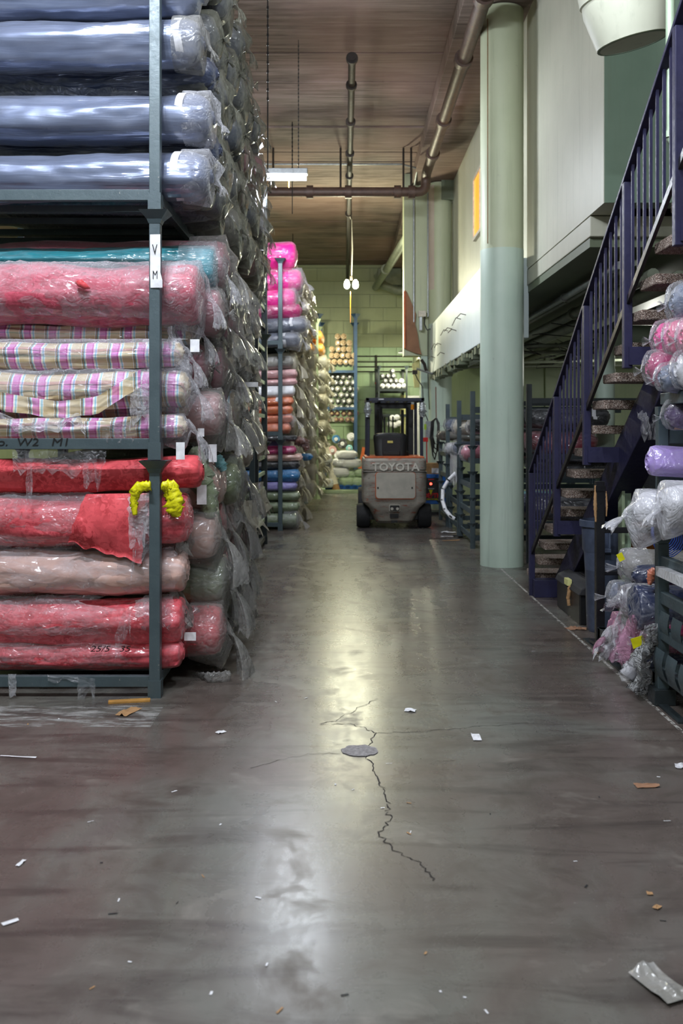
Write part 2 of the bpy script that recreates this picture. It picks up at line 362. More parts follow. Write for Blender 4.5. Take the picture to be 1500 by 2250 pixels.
# ------------------------------------------------------------------ fabric rolls
def fb(x, y, z): return noise.noise(Vector((x, y, z)))
def roll_mesh(L, R, nx, na, seed, mat, sag=.02, squash=.93, wr=.012, rnd=.10, lump=.02, fade=.55):
    """roll body along -x; visible end at x=0, axis at z=R*squash"""
    g = MB(); o = seed*13.7; xs = []
    for i in range(nx):
        t = i/(nx-1); xs.append(-L*(t**1.35))
    cap = [0.0]+[rnd*(k/4)**1.6 for k in range(1, 5)]
    xs = [-c for c in cap]+[x for x in xs if -L+.05 > x or x < -rnd*1.05]
    xs = sorted(set(round(x, 5) for x in xs if x > -L), reverse=True)+[-L]
    def pt(x, a):
        d = min(-x, rnd); q = d/rnd; f = fade+(1-fade)*math.sqrt(max(0, 1-(1-q)**2))
        if x <= -L+1e-6: f = .7
        n = fb(x*2.5+o, math.cos(a)*1.3, math.sin(a)*1.3)*lump+fb(x*1.2+o, math.cos(a)*5, math.sin(a)*5)*wr+fb(x*9+o, math.cos(a)*4, math.sin(a)*4)*wr*.7
        r = R*f+n
        s = sag*math.sin(min(1, -x/L)*PI)+fb(x*.8+o, 3.3, 1)*.02
        return (x, math.cos(a)*r*1.02+fb(x*.7+o, 9, 4)*.012, R*squash+math.sin(a)*r*squash-s)
    for x in xs: g.v += [pt(x, 2*PI*k/na) for k in range(na)]
    m = len(xs)
    g.f = [(i*na+k, (i+1)*na+k, (i+1)*na+(k+1) % na, i*na+(k+1) % na) for i in range(m-1) for k in range(na)]
    # end face with shallow coil ridges, back face
    base = len(g.v); rings = [.8, .62, .45, .3, .16]
    for j, q in enumerate(rings):
        g.v += [(.012*(j % 2)+.012*(1-q)+fb(k, j+o, 0)*.006, math.cos(2*PI*k/na)*R*fade*q*1.02, R*squash+math.sin(2*PI*k/na)*R*fade*q*squash) for k in range(na)]
    prev = 0
    for j in range(len(rings)):
        cur = base+j*na
        g.f += [(prev+k, prev+(k+1) % na, cur+(k+1) % na, cur+k) for k in range(na)]; prev = cur
    g.f.append(tuple(prev+k for k in range(na))); g.f.append(tuple((m-1)*na+k for k in range(na))[::-1])
    return g.mesh('fabric', mat, 70)
def bag_mesh(R, seed, mat, body=.26, gap=.07, droop=.16, tail=.22, flare=.10, squash=.93, side=0., lean=.35, slack=.05, na=26, name='plastic_wrap', flat=.45):
    """loose clear bag over a roll end: skirt over the roll, gathered knot, flared hanging tail"""
    rnd = random.Random(seed); g = MB(); zc = R*squash; st = []
    for i in range(5): t = i/4; st.append((Vector((-body*(1-t), 0, zc-slack*.25*t)), R*1.05+slack*.35*t, 0.))
    kz = zc-R*.25*rnd.uniform(.2, 1.2)
    st.append((Vector((gap*.35, side*.3, zc-slack*.4)), R*.86, .10)); st.append((Vector((gap*.75, side*.6, kz+.02)), R*.5, .22))
    kn = Vector((gap, side, kz)); st.append((kn, .022, .1)); st.append((kn+Vector((.015, 0, -.015)), .030, .05)); st.append((kn+Vector((.028, 0, -.03)), .018, .1))
    d = Vector((lean, side*1.2, -1)).normalized(); c = kn+Vector((.028, 0, -.03))
    for i in range(1, 8):
        t = i/7; dd = (d+Vector((.5*(1-t), 0, .2*(1-t)))).normalized(); c = c+dd*(tail/7)
        st.append((c.copy(), .02+(flare)*(t**.75), .22+.3*t))
    ph = [rnd.uniform(0, 6.28) for _ in range(4)]; n = len(st)
    for i, (c, r, fold) in enumerate(st):
        a = st[max(i-1, 0)][0]; b = st[min(i+1, n-1)][0]; t = (b-a)
        if i < 6: t = Vector((1, 0, 0))
        t.normalize(); u = Vector((0, 1, 0)); w = t.cross(u).normalized(); u = w.cross(t)
        fl = 1 if i < 8 else flat
        for k in range(na):
            an = 2*PI*k/na
            m = 1+fold*(.65*math.sin(3*an+ph[0])+.35*math.sin(7*an+ph[1]))+(.05+fold*.5)*fb(math.cos(an)*3+seed, math.sin(an)*3, i*.8)
            p = c+u*math.cos(an)*r*m+w*math.sin(an)*r*m*fl
            if i == n-1: p = p+t*.05*fb(k*1.7, seed, 2)
            if i < 6: p.z -= max(0, -math.sin(an))*slack*(.3+i/8)*(.7+.5*fb(an, seed, i*.3))*(1 if w.z < 0 else 1)
            g.v.append(tuple(p))
    g.f = [(i*na+k, i*na+(k+1) % na, (i+1)*na+(k+1) % na, (i+1)*na+k) for i in range(n-1) for k in range(na)]
    return g.mesh(name, mat, 180)
def cap_mesh(R, seed, mat, squash=.93, na=30, tuft=.035, body=.14):
    """tight film cap over a roll end: radial gathers to a small tuft"""
    g = MB(); zc = R*squash; f = 7+seed % 4
    st = [(-body, 1.03, 0), (-body*.6, 1.045, .1), (-.02, 1.035, .4), (.012, .93, .8), (.028, .68, 1), (.036, .4, 1), (.045, .16, 1), (.052, .07, .3), (.052+tuft*.4, .13, .8), (.052+tuft, .26, 1)]
    for x, r, c in st:
        for k in range(na):
            a = 2*PI*k/na; m = 1+c*(.035*math.sin(f*a+seed)+.03*math.sin((f*2+1)*a+seed*2))*(1 if r > .3 else 3)
            g.v.append((x+c*.008*math.sin(f*a*1.5+seed)-(.012 if r > .8 else 0)*fb(math.cos(a)*2, math.sin(a)*2, seed), math.cos(a)*r*R*m, zc+math.sin(a)*r*R*squash*m-(.02 if x > .05 else 0)))
    n = len(st); g.f = [(i*na+k, i*na+(k+1) % na, (i+1)*na+(k+1) % na, (i+1)*na+k) for i in range(n-1) for k in range(na)]
    return g.mesh('plastic_wrap', mat, 180)
def wrap_for(R, seed, bag, bagp):
    cap = bool(bagp and bagp.get('cap')); bp = {k: v for k, v in (bagp or {}).items() if k != 'cap'}
    key = ('bag', round(R, 2), seed % 7, bag, cap, tuple(sorted(bp.items())))
    if key not in _rc: _rc[key] = cap_mesh(R, seed % 7+1, M[bag], **bp) if cap else bag_mesh(R, seed % 7+1, M[bag], **bp)
    return _rc[key]
def flap_mesh(w, h, seed, mat, name='plastic_flap', curl=.12, n=12):
    """loose hanging sheet with folds and an uneven hem, hung from its top edge at the origin, facing +x"""
    g = MB()
    def fn(i, j):
        u = i/(n-1)-.5; v = j/(n-1); ww = w*(1-.35*v*fb(seed, 1, 2)-.12*fb(seed, v*3, 9))
        hh = h*(.8+.35*fb(u*5+seed, 2, 2)+.12*math.sin(u*31+seed))
        return (curl*v*v*.6+.035*math.sin(u*17+seed+v*2)*(.4+v)+.02*fb(u*8, v*6, seed), u*ww+.03*fb(v*3, seed, 1), -hh*v)
    return g.grid(fn, n, n).mesh(name, mat, 180)
def core_mesh():
    g = MB(); n = 14
    g.lathe([(.034, -.10), (.034, .03), (.024, .03), (.024, -.06)], (0, 0, 0), n, 'x'); return g.mesh('core_tube', M['core'], 40)
CORE = core_mesh()
def band_mesh(R, x, w=.045, squash=.93, a0=-PI, a1=PI):
    g = MB()
    g.grid(lambda i, j: (x-w*j+.012*math.sin(i*.4), math.cos(a0+(a1-a0)*i/28)*R*1.035, R*squash+math.sin(a0+(a1-a0)*i/28)*R*1.035*squash), 29, 2)
    return g.mesh('paper_band', M['tape'], True)

_rc = {}
MERGE = {'on': False, 'list': []}
def flush_merge(name, label):
    """the farthest roll ends, past the limit of single objects, joined into one mesh"""
    import numpy as np
    mats = []; vs = []; lv = []; lt = []; mi = []; base = 0
    for me, loc, m in MERGE['list']:
        if m not in mats: mats.append(m)
        n = len(me.vertices); a = np.empty(n*3, 'f'); me.vertices.foreach_get('co', a); vs.append(a.reshape(-1, 3)+np.array(loc, 'f'))
        l = np.empty(len(me.loops), 'i'); me.loops.foreach_get('vertex_index', l); lv.append(l+base)
        t = np.empty(len(me.polygons), 'i'); me.polygons.foreach_get('loop_total', t); lt.append(t)
        mi.append(np.full(len(t), mats.index(m), 'i')); base += n
    v, l, t, k = (np.concatenate(q) for q in (vs, lv, lt, mi))
    me = bpy.data.meshes.new(name); me.vertices.add(len(v)); me.vertices.foreach_set('co', v.ravel())
    me.loops.add(len(l)); me.loops.foreach_set('vertex_index', l); me.polygons.add(len(t))
    me.polygons.foreach_set('loop_start', np.concatenate([[0], np.cumsum(t)[:-1]]).astype('i')); me.polygons.foreach_set('material_index', k)
    me.polygons.foreach_set('use_smooth', [True]*len(t)); me.update(calc_edges=True); me.validate()
    for m in mats: me.materials.append(m)
    return tag(link(name, me), label, 'fabric rolls', kind='stuff')
def roll(x, y, z, R, mat, label, L=1.7, seed=0, bag=None, group=None, face=1, core=False, hi=False, bagp=None, tilt=0, band=None, name='fabric_roll', cat='fabric roll', **kw):
    """x,y,z = visible end, bottom of the roll; face +1: end looks to +x, -1: to -x"""
    v = seed % 5; key = (round(R, 2), v, hi, L, mat, tuple(sorted(kw.items())))
    if key not in _rc: _rc[key] = roll_mesh(L, R, 90 if hi else 10, 44 if hi else 18, seed if hi else v+R*10, M[mat], **kw)
    if MERGE['on']:
        MERGE['list'].append((_rc[key], (x, y, z), M[mat])); 
        if bag:
            MERGE['list'].append((wrap_for(R, seed, bag, bagp), (x, y, z), M[bag]))
        return None
    o = thing(name, label, cat, (x, y, z), group, 0 if face > 0 else PI); o.rotation_euler.y = tilt
    link('fabric', _rc[key], o)
    if core: link('core_tube', CORE, o, (0, 0, R*.93))
    if bag:
        link('plastic_wrap', wrap_for(R, seed, bag, bagp), o)
    if band is not None:
        bk = ('band', round(R, 2), band)
        if bk not in _rc: _rc[bk] = band_mesh(R, band)
        link('paper_band', _rc[bk], o)
    return o
ORD = ['front', 'second', 'third', 'fourth', 'fifth', 'sixth', 'seventh', 'eighth']

# ------------------------------------------------------------------ stacking racks
def rack_unit(x0, x1, y0, y1, z0, h, label, mat='rack', cup=True, slats=0, slat_mat=None, side=1, group=None, deck=True, post=.062, back_side_slats=False):
    t = thing('stacking_rack', label, 'rack', ((x0+x1)/2, (y0+y1)/2, z0), group)
    p = post/2; m = M[mat]
    for x in (x0, x1):
        for y in (y0, y1):
            b = MB(); b.box((x-p, y-p, z0), (x+p, y+p, z0+h-.004)); o = b.build('post', m, t, bevel=.003)
            MB().box((x-p-.006, y-p-.006, z0), (x+p+.006, y+p+.006, z0+.10)).build('foot_sleeve', m, o)
            if cup:
                g = MB(); n = 4; q = []
                for r, zz in ((p+.002, h-.075), (p+.012, h-.05), (p+.052, h-.004), (p+.044, h-.004), (p+.006, h-.05)):
                    q.append([(x-r, y-r, z0+zz), (x+r, y-r, z0+zz), (x+r, y+r, z0+zz), (x-r, y+r, z0+zz)])
                g.v = [v for r in q for v in r]
                g.f = [(i*4+k, i*4+(k+1) % 4, (i+1)*4+(k+1) % 4, (i+1)*4+k) for i in range(4) for k in range(4)]
                g.build('post_cup', m, o)
    for y in (y0, y1): MB().box((x0+p, y-.02, z0+.06), (x1-p, y+.02, z0+.123)).build('beam', m, t, bevel=.003)
    for x in (x0, x1): MB().box((x-.02, y0+p, z0+.06), (x+.02, y1-p, z0+.123)).build('side_rail', m, t, bevel=.003)
    if deck:
        n = 3
        for k in range(1, n+1):
            yy = y0+(y1-y0)*k/(n+1); MB().box((x0+.02, yy-.03, z0+.07), (x1-.02, yy+.03, z0+.11)).build('deck_slat', m, t)
    if slats:
        for x in ((x1, x0) if back_side_slats else ((x1,) if side > 0 else (x0,))):
            for k in range(1, slats+1):
                zz = z0+.12+(h-.2)*k/(slats+.6)
                MB().box((x-.012, y0+p, zz-.024), (x+.012, y1-p, zz+.024)).build('side_slat', M[slat_mat or mat], t, bevel=.002)
    return t
# ------------------------------------------------------------------ the building
SOF, CEIL, BACK = 6.27, 6.5, 29.0
fl = struct('floor', MB().box((-9, -6, -.2), (9, 30, 0)), M['floor'])
crack_m = plain('crack', '2b2724', .9)
def strip(pts, w, mat, name, parent=fl, z=.0015, seed=0, jag=.012, sub=6):
    r = random.Random(seed); q = []
    for i in range(len(pts)-1):
        a, b = Vector(pts[i]), Vector(pts[i+1])
        for k in range(sub):
            t = k/sub; p = a.lerp(b, t); q.append(p+Vector((r.uniform(-jag, jag), r.uniform(-jag, jag), 0)))
    q.append(Vector(pts[-1])); g = MB(); n = len(q)
    for i, p in enumerate(q):
        t = (q[min(i+1, n-1)]-q[max(i-1, 0)]); t.z = 0; t.normalize(); s = Vector((t.y, -t.x, 0)); ww = w*r.uniform(.3, 1.4)/2
        g.v += [tuple(p-s*ww+Vector((0, 0, z))), tuple(p+s*ww+Vector((0, 0, z)))]
    g.f = [(2*i, 2*i+1, 2*i+3, 2*i+2) for i in range(n-1)]
    return g.build(name, mat, parent)
strip([FL(*p) for p in ((700, 1592), (760, 1590), (800, 1598), (823, 1611), (808, 1640), (803, 1662), (818, 1683), (826, 1712), (845, 1735), (855, 1760), (851, 1785), (858, 1800), (837, 1822), (838, 1843), (862, 1862), (900, 1885), (936, 1908), (950, 1935))], .005, crack_m, 'floor_crack', seed=2)
strip([FL(*p) for p in ((823, 1611), (920, 1608), (1010, 1600), (1090, 1594), (1160, 1588))], .003, crack_m, 'floor_crack', seed=3)
strip([FL(*p) for p in ((750, 1655), (690, 1656), (620, 1668), (550, 1688))], .003, crack_m, 'floor_crack', seed=4)
strip([FL(*p) for p in ((700, 1592), (740, 1582), (780, 1560), (830, 1535))], .004, crack_m, 'floor_crack', seed=5)
for i, (x, y) in enumerate(((790, 1650),)):
    g = MB(); c = FL(x, y); n = 26
    g.v = [tuple(c+Vector((.088*math.cos(2*PI*k/n)*(1+.25*fb(k*.7, 1, 2)), .080*math.sin(2*PI*k/n)*(1+.3*fb(k*.9, 5, 2)), .003))) for k in range(n)]; g.f = [tuple(range(n))]
    g.build('crack_patch', plain('patch_mortar', '938f8f', .9, nz=60, var=.2, bump=.6), fl)
wl = NT('painted_line'); n_ = wl.noise(30, 6, .7)
wl.bs(Base_Color=hx('b9b6b0'), Roughness=.7)
mx_ = wl.n('ShaderNodeMixShader', {0: wl.ramp(n_, [(.45, 0.), (.58, .85)]), 1: wl.n('ShaderNodeBsdfTransparent'), 2: wl.b.outputs[0]}); wl.set(wl.out.inputs[0], mx_)
MB().box((1.715, 4.2, .0008), (1.735, 11.5, .0016)).build('floor_line', wl.m, fl)
MB().box((1.75, 5.0, .0), (1.80, 7.0, .012)).build('floor_edge_strip', M['rack_dark'], fl)
dust = NT('chalky_dust'); nd_ = dust.noise(9, 6, .7, vec=dust.co((.5, 2, 1)))
dust.bs(Base_Color=hx('b3b2b0'), Roughness=.9)
mx_ = dust.n('ShaderNodeMixShader', {0: dust.ramp(nd_, [(.48, 0.), (.62, .55)]), 1: dust.n('ShaderNodeBsdfTransparent'), 2: dust.b.outputs[0]}); dust.set(dust.out.inputs[0], mx_)
MB().box((-2.6, 4.95, .0006), (-1.0, 5.33, .0012)).build('dust_streak', dust.m, fl)

ce = struct('ceiling', MB().box((-9, -6, CEIL+.06), (9, 30, CEIL+.25)), M['ceiling'])
D = -5.9; k = 0
while D < 29.5:                                      # boards of the concrete formwork, each its own slab
    w = 1.03; dz = random.uniform(-.012, .012)
    MB().box((-9, D+.003, CEIL+dz), (1.32, D+w-.003, CEIL+.08)).build('ceiling_board', M['ceiling'], ce, bevel=.006); D += w; k += 1
struct('trim_1', MB().box((1.32, -6, SOF), (2.1, BACK, CEIL+.07)), M['ceiling'], bevel=.01)      # edge beam along the wall
wb = struct('wall_back', MB().box((-9, BACK+.05, 0), (9, BACK+.3, CEIL+.1)), M['wall_olive'])
z = 1.2; r_ = 0
bw, bh = .80, .40
blk = None
blk2 = MB().box((0, 0, 0), (bw-.012, .06, bh-.012)).mesh('block', M['wall_mint'])
while z < CEIL-.02:                                  # painted blocks of the back wall where the aisle shows them
    x = -3.2-(r_ % 2)*bw/2
    while x < 2.6:
        me = MB().box((0, 0, 0), (bw-.012, .06, min(bh, CEIL-z)-.012)).mesh('block', M['wall_olive']) if blk is None or bh > CEIL-z else blk
        if blk is None: blk = me
        if z < 3.9: me = blk2
        o = link('block', me, wb, Vector((x, BACK-random.uniform(0, .006), z))-origin(wb)); x += bw
    z += bh; r_ += 1
struct('wall_left', MB().box((-9.2, -6, 0), (-9, 30, CEIL+.1)), M['wall_green'])
struct('wall_front', MB().box((-9, -6.2, 0), (9, -6, CEIL+.1)), M['wall_cream'])
struct('wall_right', MB().box((9, -6, 0), (9.2, 30, CEIL+.1)), M['wall_cream'])
# mezzanine block on the right: cream flank, sage end, slab lip
mz = struct('wall_mezzanine', MB().box((2.093, 7.7, 3.36), (2.3, 10.9, CEIL+.03)), M['wall_cream'])
struct('wall_mezzanine_end', MB().box((2.098, 7.69, 3.362), (9, 7.9, CEIL+.04)), M['wall_green_dark'])
struct('trim_2', MB().box((2.097, 8.14, 3.18), (9, 11, 3.355)), M['wall_cream'], bevel=.008)
struct('wall_mezzanine_rear', MB().box((2.095, 10.905, 3.4), (2.3, BACK, SOF+.02)), M['wall_cream'])
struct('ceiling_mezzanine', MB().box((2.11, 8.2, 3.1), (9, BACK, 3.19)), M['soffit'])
fa = struct('trim_3', MB().box((1.66, 10.95, 2.58), (2.12, 18.35, 3.5)), M['fascia'], bevel=.01)
g = MB(); r = random.Random(4)                       # broken lower edge of the fascia
for i in range(40):
    y = 11.2+i*.18; g.box((1.655+r.uniform(0, .05), y, 2.55-r.uniform(0, .10)), (1.75+r.uniform(0, .2), y+r.uniform(.08, .2), 2.6))
g.build('broken_concrete', M['soffit'], fa)
for i in range(9):
    y = 13+i*.55; z = 2.75+r.random()*.35; MB().tube([(1.66, y, z), (1.6, y+.1, z+.03), (1.57, y+.3, z-.06*r.random())], .006, 5).build('bent_wire', M['wire'], fa)
struct('wall_storeroom', MB().box((2.0, 20.0, 0), (9, 20.2, 3.2)), M['wall_green'])
wn = thing('wall_window', 'amber lit window high in the cream wall behind the big round column', 'window', (2.09, 14.2, 4.5))
wn['kind'] = 'structure'; wn.name = 'window_1'
MB().box((2.06, 13.7, 4.55), (2.095, 15.1, 5.45)).build('pane', M['window'], wn)
g = MB()
for a, b in (((13.66, 4.5), (15.14, 4.55)), ((13.66, 5.45), (15.14, 5.5)), ((13.66, 4.55), (13.7, 5.45)), ((15.1, 4.55), (15.14, 5.45)), ((14.38, 4.55), (14.42, 5.45))):
    g.box((2.04, a[0], a[1]), (2.098, b[0], b[1]))
g.build('window_frame', M['cream'], wn)

def column(x, y, r, name_label, paint_z=3.55, low='col_mint', up='col_green', top=SOF, plaster=False, n=32):
    t = thing('round_column', name_label, 'column', (x, y, 0))
    g = MB().lathe([(r, 0), (r*1.01, .4), (r, paint_z)], (x, y, 0), n); g.build('lower_shaft', M[low], t, 60)
    g = MB().lathe([(r*.992, paint_z), (r*.995, 5), (r*.99, top-.02)], (x, y, 0), n); g.build('upper_shaft', M[up], t, 60)
    if plaster:
        g = MB(); g.grid(lambda i, j: (x+(r+.004)*math.cos(PI*1.02+i*.11*(1+.2*fb(j, 3, 1))), y+(r+.004)*math.sin(PI*1.02+i*.11*(1+.2*fb(j, 3, 1))), 4.2+j*.2), 9, 11).build('bare_patch', M['plaster'], t)
    return t
c1 = column(1.785, 10.8, .243, 'large round concrete column, mint below and pale green above, in the aisle foreground')
MB().tube([(1.60, 10.63, 3.6), (1.60, 10.63, 6.1)], .006, 5).build('stain_wire', plain('rust_streak', '8a6a44', .8), c1)
c2 = column(1.86, 18.45, .222, 'farther round column with bare plaster patches, beyond the pale fascia beam', low='col_mint', up='pier', plaster=True)
g = MB(); g.box((1.86, 18.2, 5.9), (2.1, 18.7, 6.27)); g.build('concrete_haunch', M['soffit'], c2)
pi = struct('trim_4', MB().box((1.17, 18.6, 2.95), (1.66, 19.0, CEIL)), M['pier'], bevel=.01)
struct('trim_5', MB().box((1.50, 18.62, 0), (1.70, 19.0, 2.95)), M['col_mint'], bevel=.01)
# torn brown hardboard on the pier
t = thing('torn_board', 'torn brown hardboard panel hanging on the pier beyond the forklift', 'board', P(888, 640, 18.5))
g = MB(); o = [(889, 636), (893, 640), (905, 668), (914, 690), (912, 712), (918, 735), (921, 760), (926, 779), (912, 776), (888, 766)]
q = [P(x, y, 18.52) for x, y in o]; g.prism([(v.x, v.z) for v in q], 18.54, 18.59); g.build('hardboard', M['card_dark'], t)
MB().bar(P(888, 640, 18.5), P(889, 765, 18.5), .03, .04, (0, 1, 0)).build('orange_edge_strip', M['orange'], t)
tt = MB(); tt.prism([(v.x, v.z) for v in (P(905, 800, 19), P(933, 778, 19), P(932, 850, 19), P(910, 852, 19))], 18.97, 19.03)
tag(tt.build('lit_wall_sheet', plain('lit_wall_yellow', 'e6dc9c', .9, bump=.6), None, at=P(915, 850, 19.2)), 'ragged pale yellow sheet painted as lamplight on the wall under the torn brown board', 'lit patch')  # yellow sheet whose colour stands for lamplight on the wall behind

# ceiling beam pipe work
def pipe(name, label, pts, r, mat, collars=(), group=None, cr=1.35, n=14, collar_mat=None):
    t = thing(name, label, 'pipe', pts[0], group)
    q = []
    for i, p in enumerate(pts):                      # rounded corners
        p = Vector(p)
        if 0 < i < len(pts)-1:
            a, b = (Vector(pts[i-1])-p), (Vector(pts[i+1])-p); d = min(r*2.2, a.length/2, b.length/2); a.normalize(); b.normalize()
            for k in range(5):
                s = k/4; q.append(p+a*d*(1-s)**2+b*d*s**2)
        else: q.append(p)
    MB().tube(q, r, n).build('pipe', M[mat], t, 60)
    for c, d in collars:
        c = Vector(c); d = Vector(d).normalized(); MB().cyl(c-d*r*.7, c+d*r*.7, r*cr, n=n).build('coupling', M[collar_mat or mat], t, 60)
    return t
PX, PZ = 1.45, 6.02
y_ = Vector((0, 1, 0)); x_ = Vector((1, 0, 0)); z_ = Vector((0, 0, 1))
pipe('drain_pipe', 'thick rusty overhead pipe running along the ceiling beam and turning left', [(PX+.02, -2, PZ), (PX, 16.9, PZ), (PX, 16.9, 5.72), (-7, 16.9, 5.72)], .085, 'pipe_rust',
     [((PX, d, PZ), y_) for d in (4.2, 6.2, 8.2, 9.9, 11.6, 13.9, 15.6)]+[((x, 16.9, 5.72), x_) for x in (1.2, .95, .08, -.6, -2)])
pipe('sprinkler_pipe', 'slim dark sprinkler pipe running lengthwise under the ceiling boards', [(.10, 11.55, 6.03), (.11, 28.5, 6.03)], .045, 'pipe_dark',
     [((.10, d, 6.03), y_) for d in (11.6, 12.5, 14.0, 15.6, 17.0, 20.)], cr=1.6)
pipe('conduit', 'thin pale conduit crossing the ceiling behind the fluorescent fixture', [(-3, 17.4, 6.35), (1.05, 17.4, 6.35), (1.35, 17.5, 6.3), (1.36, 18.55, 6.2), (1.36, 18.55, 3.6)], .018, 'galv')
pipe('corner_pipe', 'dull pipe running up the far right ceiling corner behind the pier', [(.95, 28.6, 5.75), (1.3, 21, 5.6), (1.35, 19.4, 5.5)], .10, 'pipe_mezz', [((1.1, 25, 5.69), y_)])
t = thing('duct_box', 'dark sheet metal duct elbow in the far right ceiling corner', 'duct', (1.35, 28.4, 5.6))
MB().box((1.0, 28.1, 5.75), (1.7, 28.9, 6.25)).build('duct_body', M['pipe_mezz'], t, bevel=.02)
MB().tube([(1.0, 28.3, 6.1), (1.2, 28.2, 5.75), (1.6, 28.2, 5.6), (2.05, 28.2, 5.6)], .14, 14).build('duct_elbow', M['pipe_mezz'], t, 60)
for i, (px, D, z0) in enumerate(((748, 16.9, 5.72), (886, 16.9, 5.72), (903, 16.9, 5.72), (600, 16.9, 5.72))):
    x = (px-CX)*D/F; MB().cyl((x, D, z0), (x, D, CEIL), .018, n=8).build('pipe_hanger', M['pipe_dark'], bpy.data.objects['drain_pipe'])
for i, (px, yt, yb, lab) in enumerate(((588, -60, 372, 'long dark chain drop beside the left rack'), (642, 268, 470, 'short dark rod left of the sprinkler pipe'))):
    D = F*(CEIL-CZ)/(HY-yt); a, b = P(px, yt, D), P(px, yb, D); t = thing('hanging_rod', lab+', hanging from the ceiling', 'rod', b)
    MB().cyl(b, a, .008, n=6).build('rod', M['wire'], t)
    g = MB()
    for k in range(14): z = b.z+(a.z-b.z)*(.35+.65*k/14); g.cyl((a.x, a.y, z), (a.x, a.y, z+.03), .013, n=6)
    g.build('chain_links', M['wire'], t)
pipe('wall_conduit', 'thin grey conduit running down the pier to the switch box', [(1.63, 18.5, 6.1), (1.63, 18.5, 3.7)], .015, 'galv')
t = thing('junction_box', 'small cream junction box with looping wires on the pier', 'box', P(928, 690, 18.4))
MB().box(P(919, 696, 18.4), P(935, 684, 18.5)).build('box_body', M['cream'], t, bevel=.01)
MB().box(P(921, 726, 18.42), P(927, 697, 18.48)).build('switch', M['galv'], t, bevel=.005)
MB().tube([P(933, 696, 18.38), P(932, 712, 18.3), P(938, 725, 18.3), P(948, 722, 18.3), P(960, 712, 18.25)], .012, 6).build('wire', M['wire'], t)
MB().tube([P(940, 725, 18.3), P(940, 830, 18.3), P(943, 900, 18.3)], .010, 6).build('wire', M['wire'], t)

# big cream drum and mint pipe at the upper right
t = thing('ceiling_drum', 'large cream drum with chipped lower rim hanging at upper right', 'drum', (1.75, 6.0, 4.15))
C = P(1374, 8, 6.0); ax = Vector((.22, .10, -1)).normalized()
def drum_ring(d, r): return C+ax*d, r
g = MB(); a = ax.cross(Vector((0, 1, 0))).normalized(); b = ax.cross(a); n = 48; rings = [(-1.9, .31), (-.04, .278), (-.035, .266), (.02, .268), (.24, .222), (.245, .2), (.235, .02)]
for d, rr in rings:
    g.v += [tuple(C+ax*d+(a*math.cos(2*PI*k/n)+b*math.sin(2*PI*k/n))*rr*(1+(.018*fb(k*1.3, 7, d) if .2 < d < .245 else 0))) for k in range(n)]
g.f = [(i*n+k, i*n+(k+1) % n, (i+1)*n+(k+1) % n, (i+1)*n+k) for i in range(len(rings)-1) for k in range(n)]+[tuple(range((len(rings)-1)*n, len(rings)*n))]
g.build('drum_shell', M['drum'], t, 30)
g = MB(); g.v = []; g.grid(lambda i, j: C+ax*.247+(a*math.cos(i*.26)+b*math.sin(i*.26))*(.205+.016*j*(1+fb(i*3, 2, 5))), 25, 2); g.build('chipped_rim', M['soffit'], t)
e = P(1472, 318, 5.2)
pipe('mint_pipe', 'pale green painted pipe dropping past the stair rail and turning right', [(e.x, 5.2, 6.4), (e.x, 5.2, e.z), (e.x+1.2, 5.2, e.z-.02)], .024, 'pipe_green',
     [((e.x, 5.2, e.z+.055), z_), ((e.x+.06, 5.2, e.z), x_)], cr=1.3)

# under the mezzanine: pipes, storeroom rack, pipe elbow
for i, (x, z, r, m, lab) in enumerate(((2.42, 2.98, .035, 'galv', 'pale'), (2.55, 3.0, .03, 'pipe_mezz', 'thin dull'), (2.72, 2.9, .055, 'pipe_mezz', 'medium dull'), (2.95, 2.86, .075, 'pipe_mezz', 'thick dull'),
                                   (3.2, 2.95, .04, 'pipe_dark', 'dark'), (3.42, 2.82, .05, 'pipe_mezz', 'olive'), (3.7, 2.93, .06, 'pipe_mezz', 'fat olive'), (4.1, 2.85, .05, 'pipe_dark', 'far dark'))):
    pipe('overhead_pipe', '%s pipe under the mezzanine, %s from the round column' % (lab, ORD[i] if i else 'nearest'), [(x, 8.4, z), (x, 19.8, z)], r, m, [((x, 10.5+i*.4, z), y_), ((x, 15, z), y_)], group='pipes under the mezzanine', n=10)
for i in range(4):
    y = 12.6+i*1.7; MB_ = pipe('cross_pipe', 'pale crosswise conduit under the mezzanine, %s one back' % ORD[i], [(2.1, y, 2.62+.05*(i % 2)), (6, y, 2.72)], .025, 'pipe_mezz', group='crosswise conduits under the mezzanine', n=8)
g = MB(); r = random.Random(9)
for i in range(26):
    x = r.uniform(2.15, 4.6); y = r.uniform(11.2, 17); p = Vector((x, y, r.uniform(2.55, 2.9))); q = [p]
    for k in range(5): p = p+Vector((r.uniform(-.3, .5), r.uniform(-.1, .5), r.uniform(-.12, .1))); q.append(p)
    g.tube(q, .006, 4)
tag(g.build('tangled_wires', M['wire'], None, at=(3, 13, 2.6)), 'tangle of old wires hanging under the mezzanine', 'wires', kind='stuff')
ex = (1329-CX)*12/F
t = pipe('green_vent_pipe', 'fat green pipe with an elbow behind the stair treads', [(ex+2.5, 12, 2.72), (ex, 12, 2.72), (ex, 12, 0)], .118, 'col_mint', [((ex, 12, 2.2), z_)], cr=1.06, n=20)
for x in (2.9, 4.2, 5.6): struct('trim_6', MB().box((x, 19.9, 0), (x+.16, 20.0, 3.1)), M['wall_green'])
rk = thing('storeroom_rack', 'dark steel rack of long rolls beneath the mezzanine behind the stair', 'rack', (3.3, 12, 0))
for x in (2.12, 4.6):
    for y in (10.95, 12.2): MB().box((x-.03, y-.03, 0), (x+.03, y+.03, 2.05)).build('post', M['rack_dark'], rk)
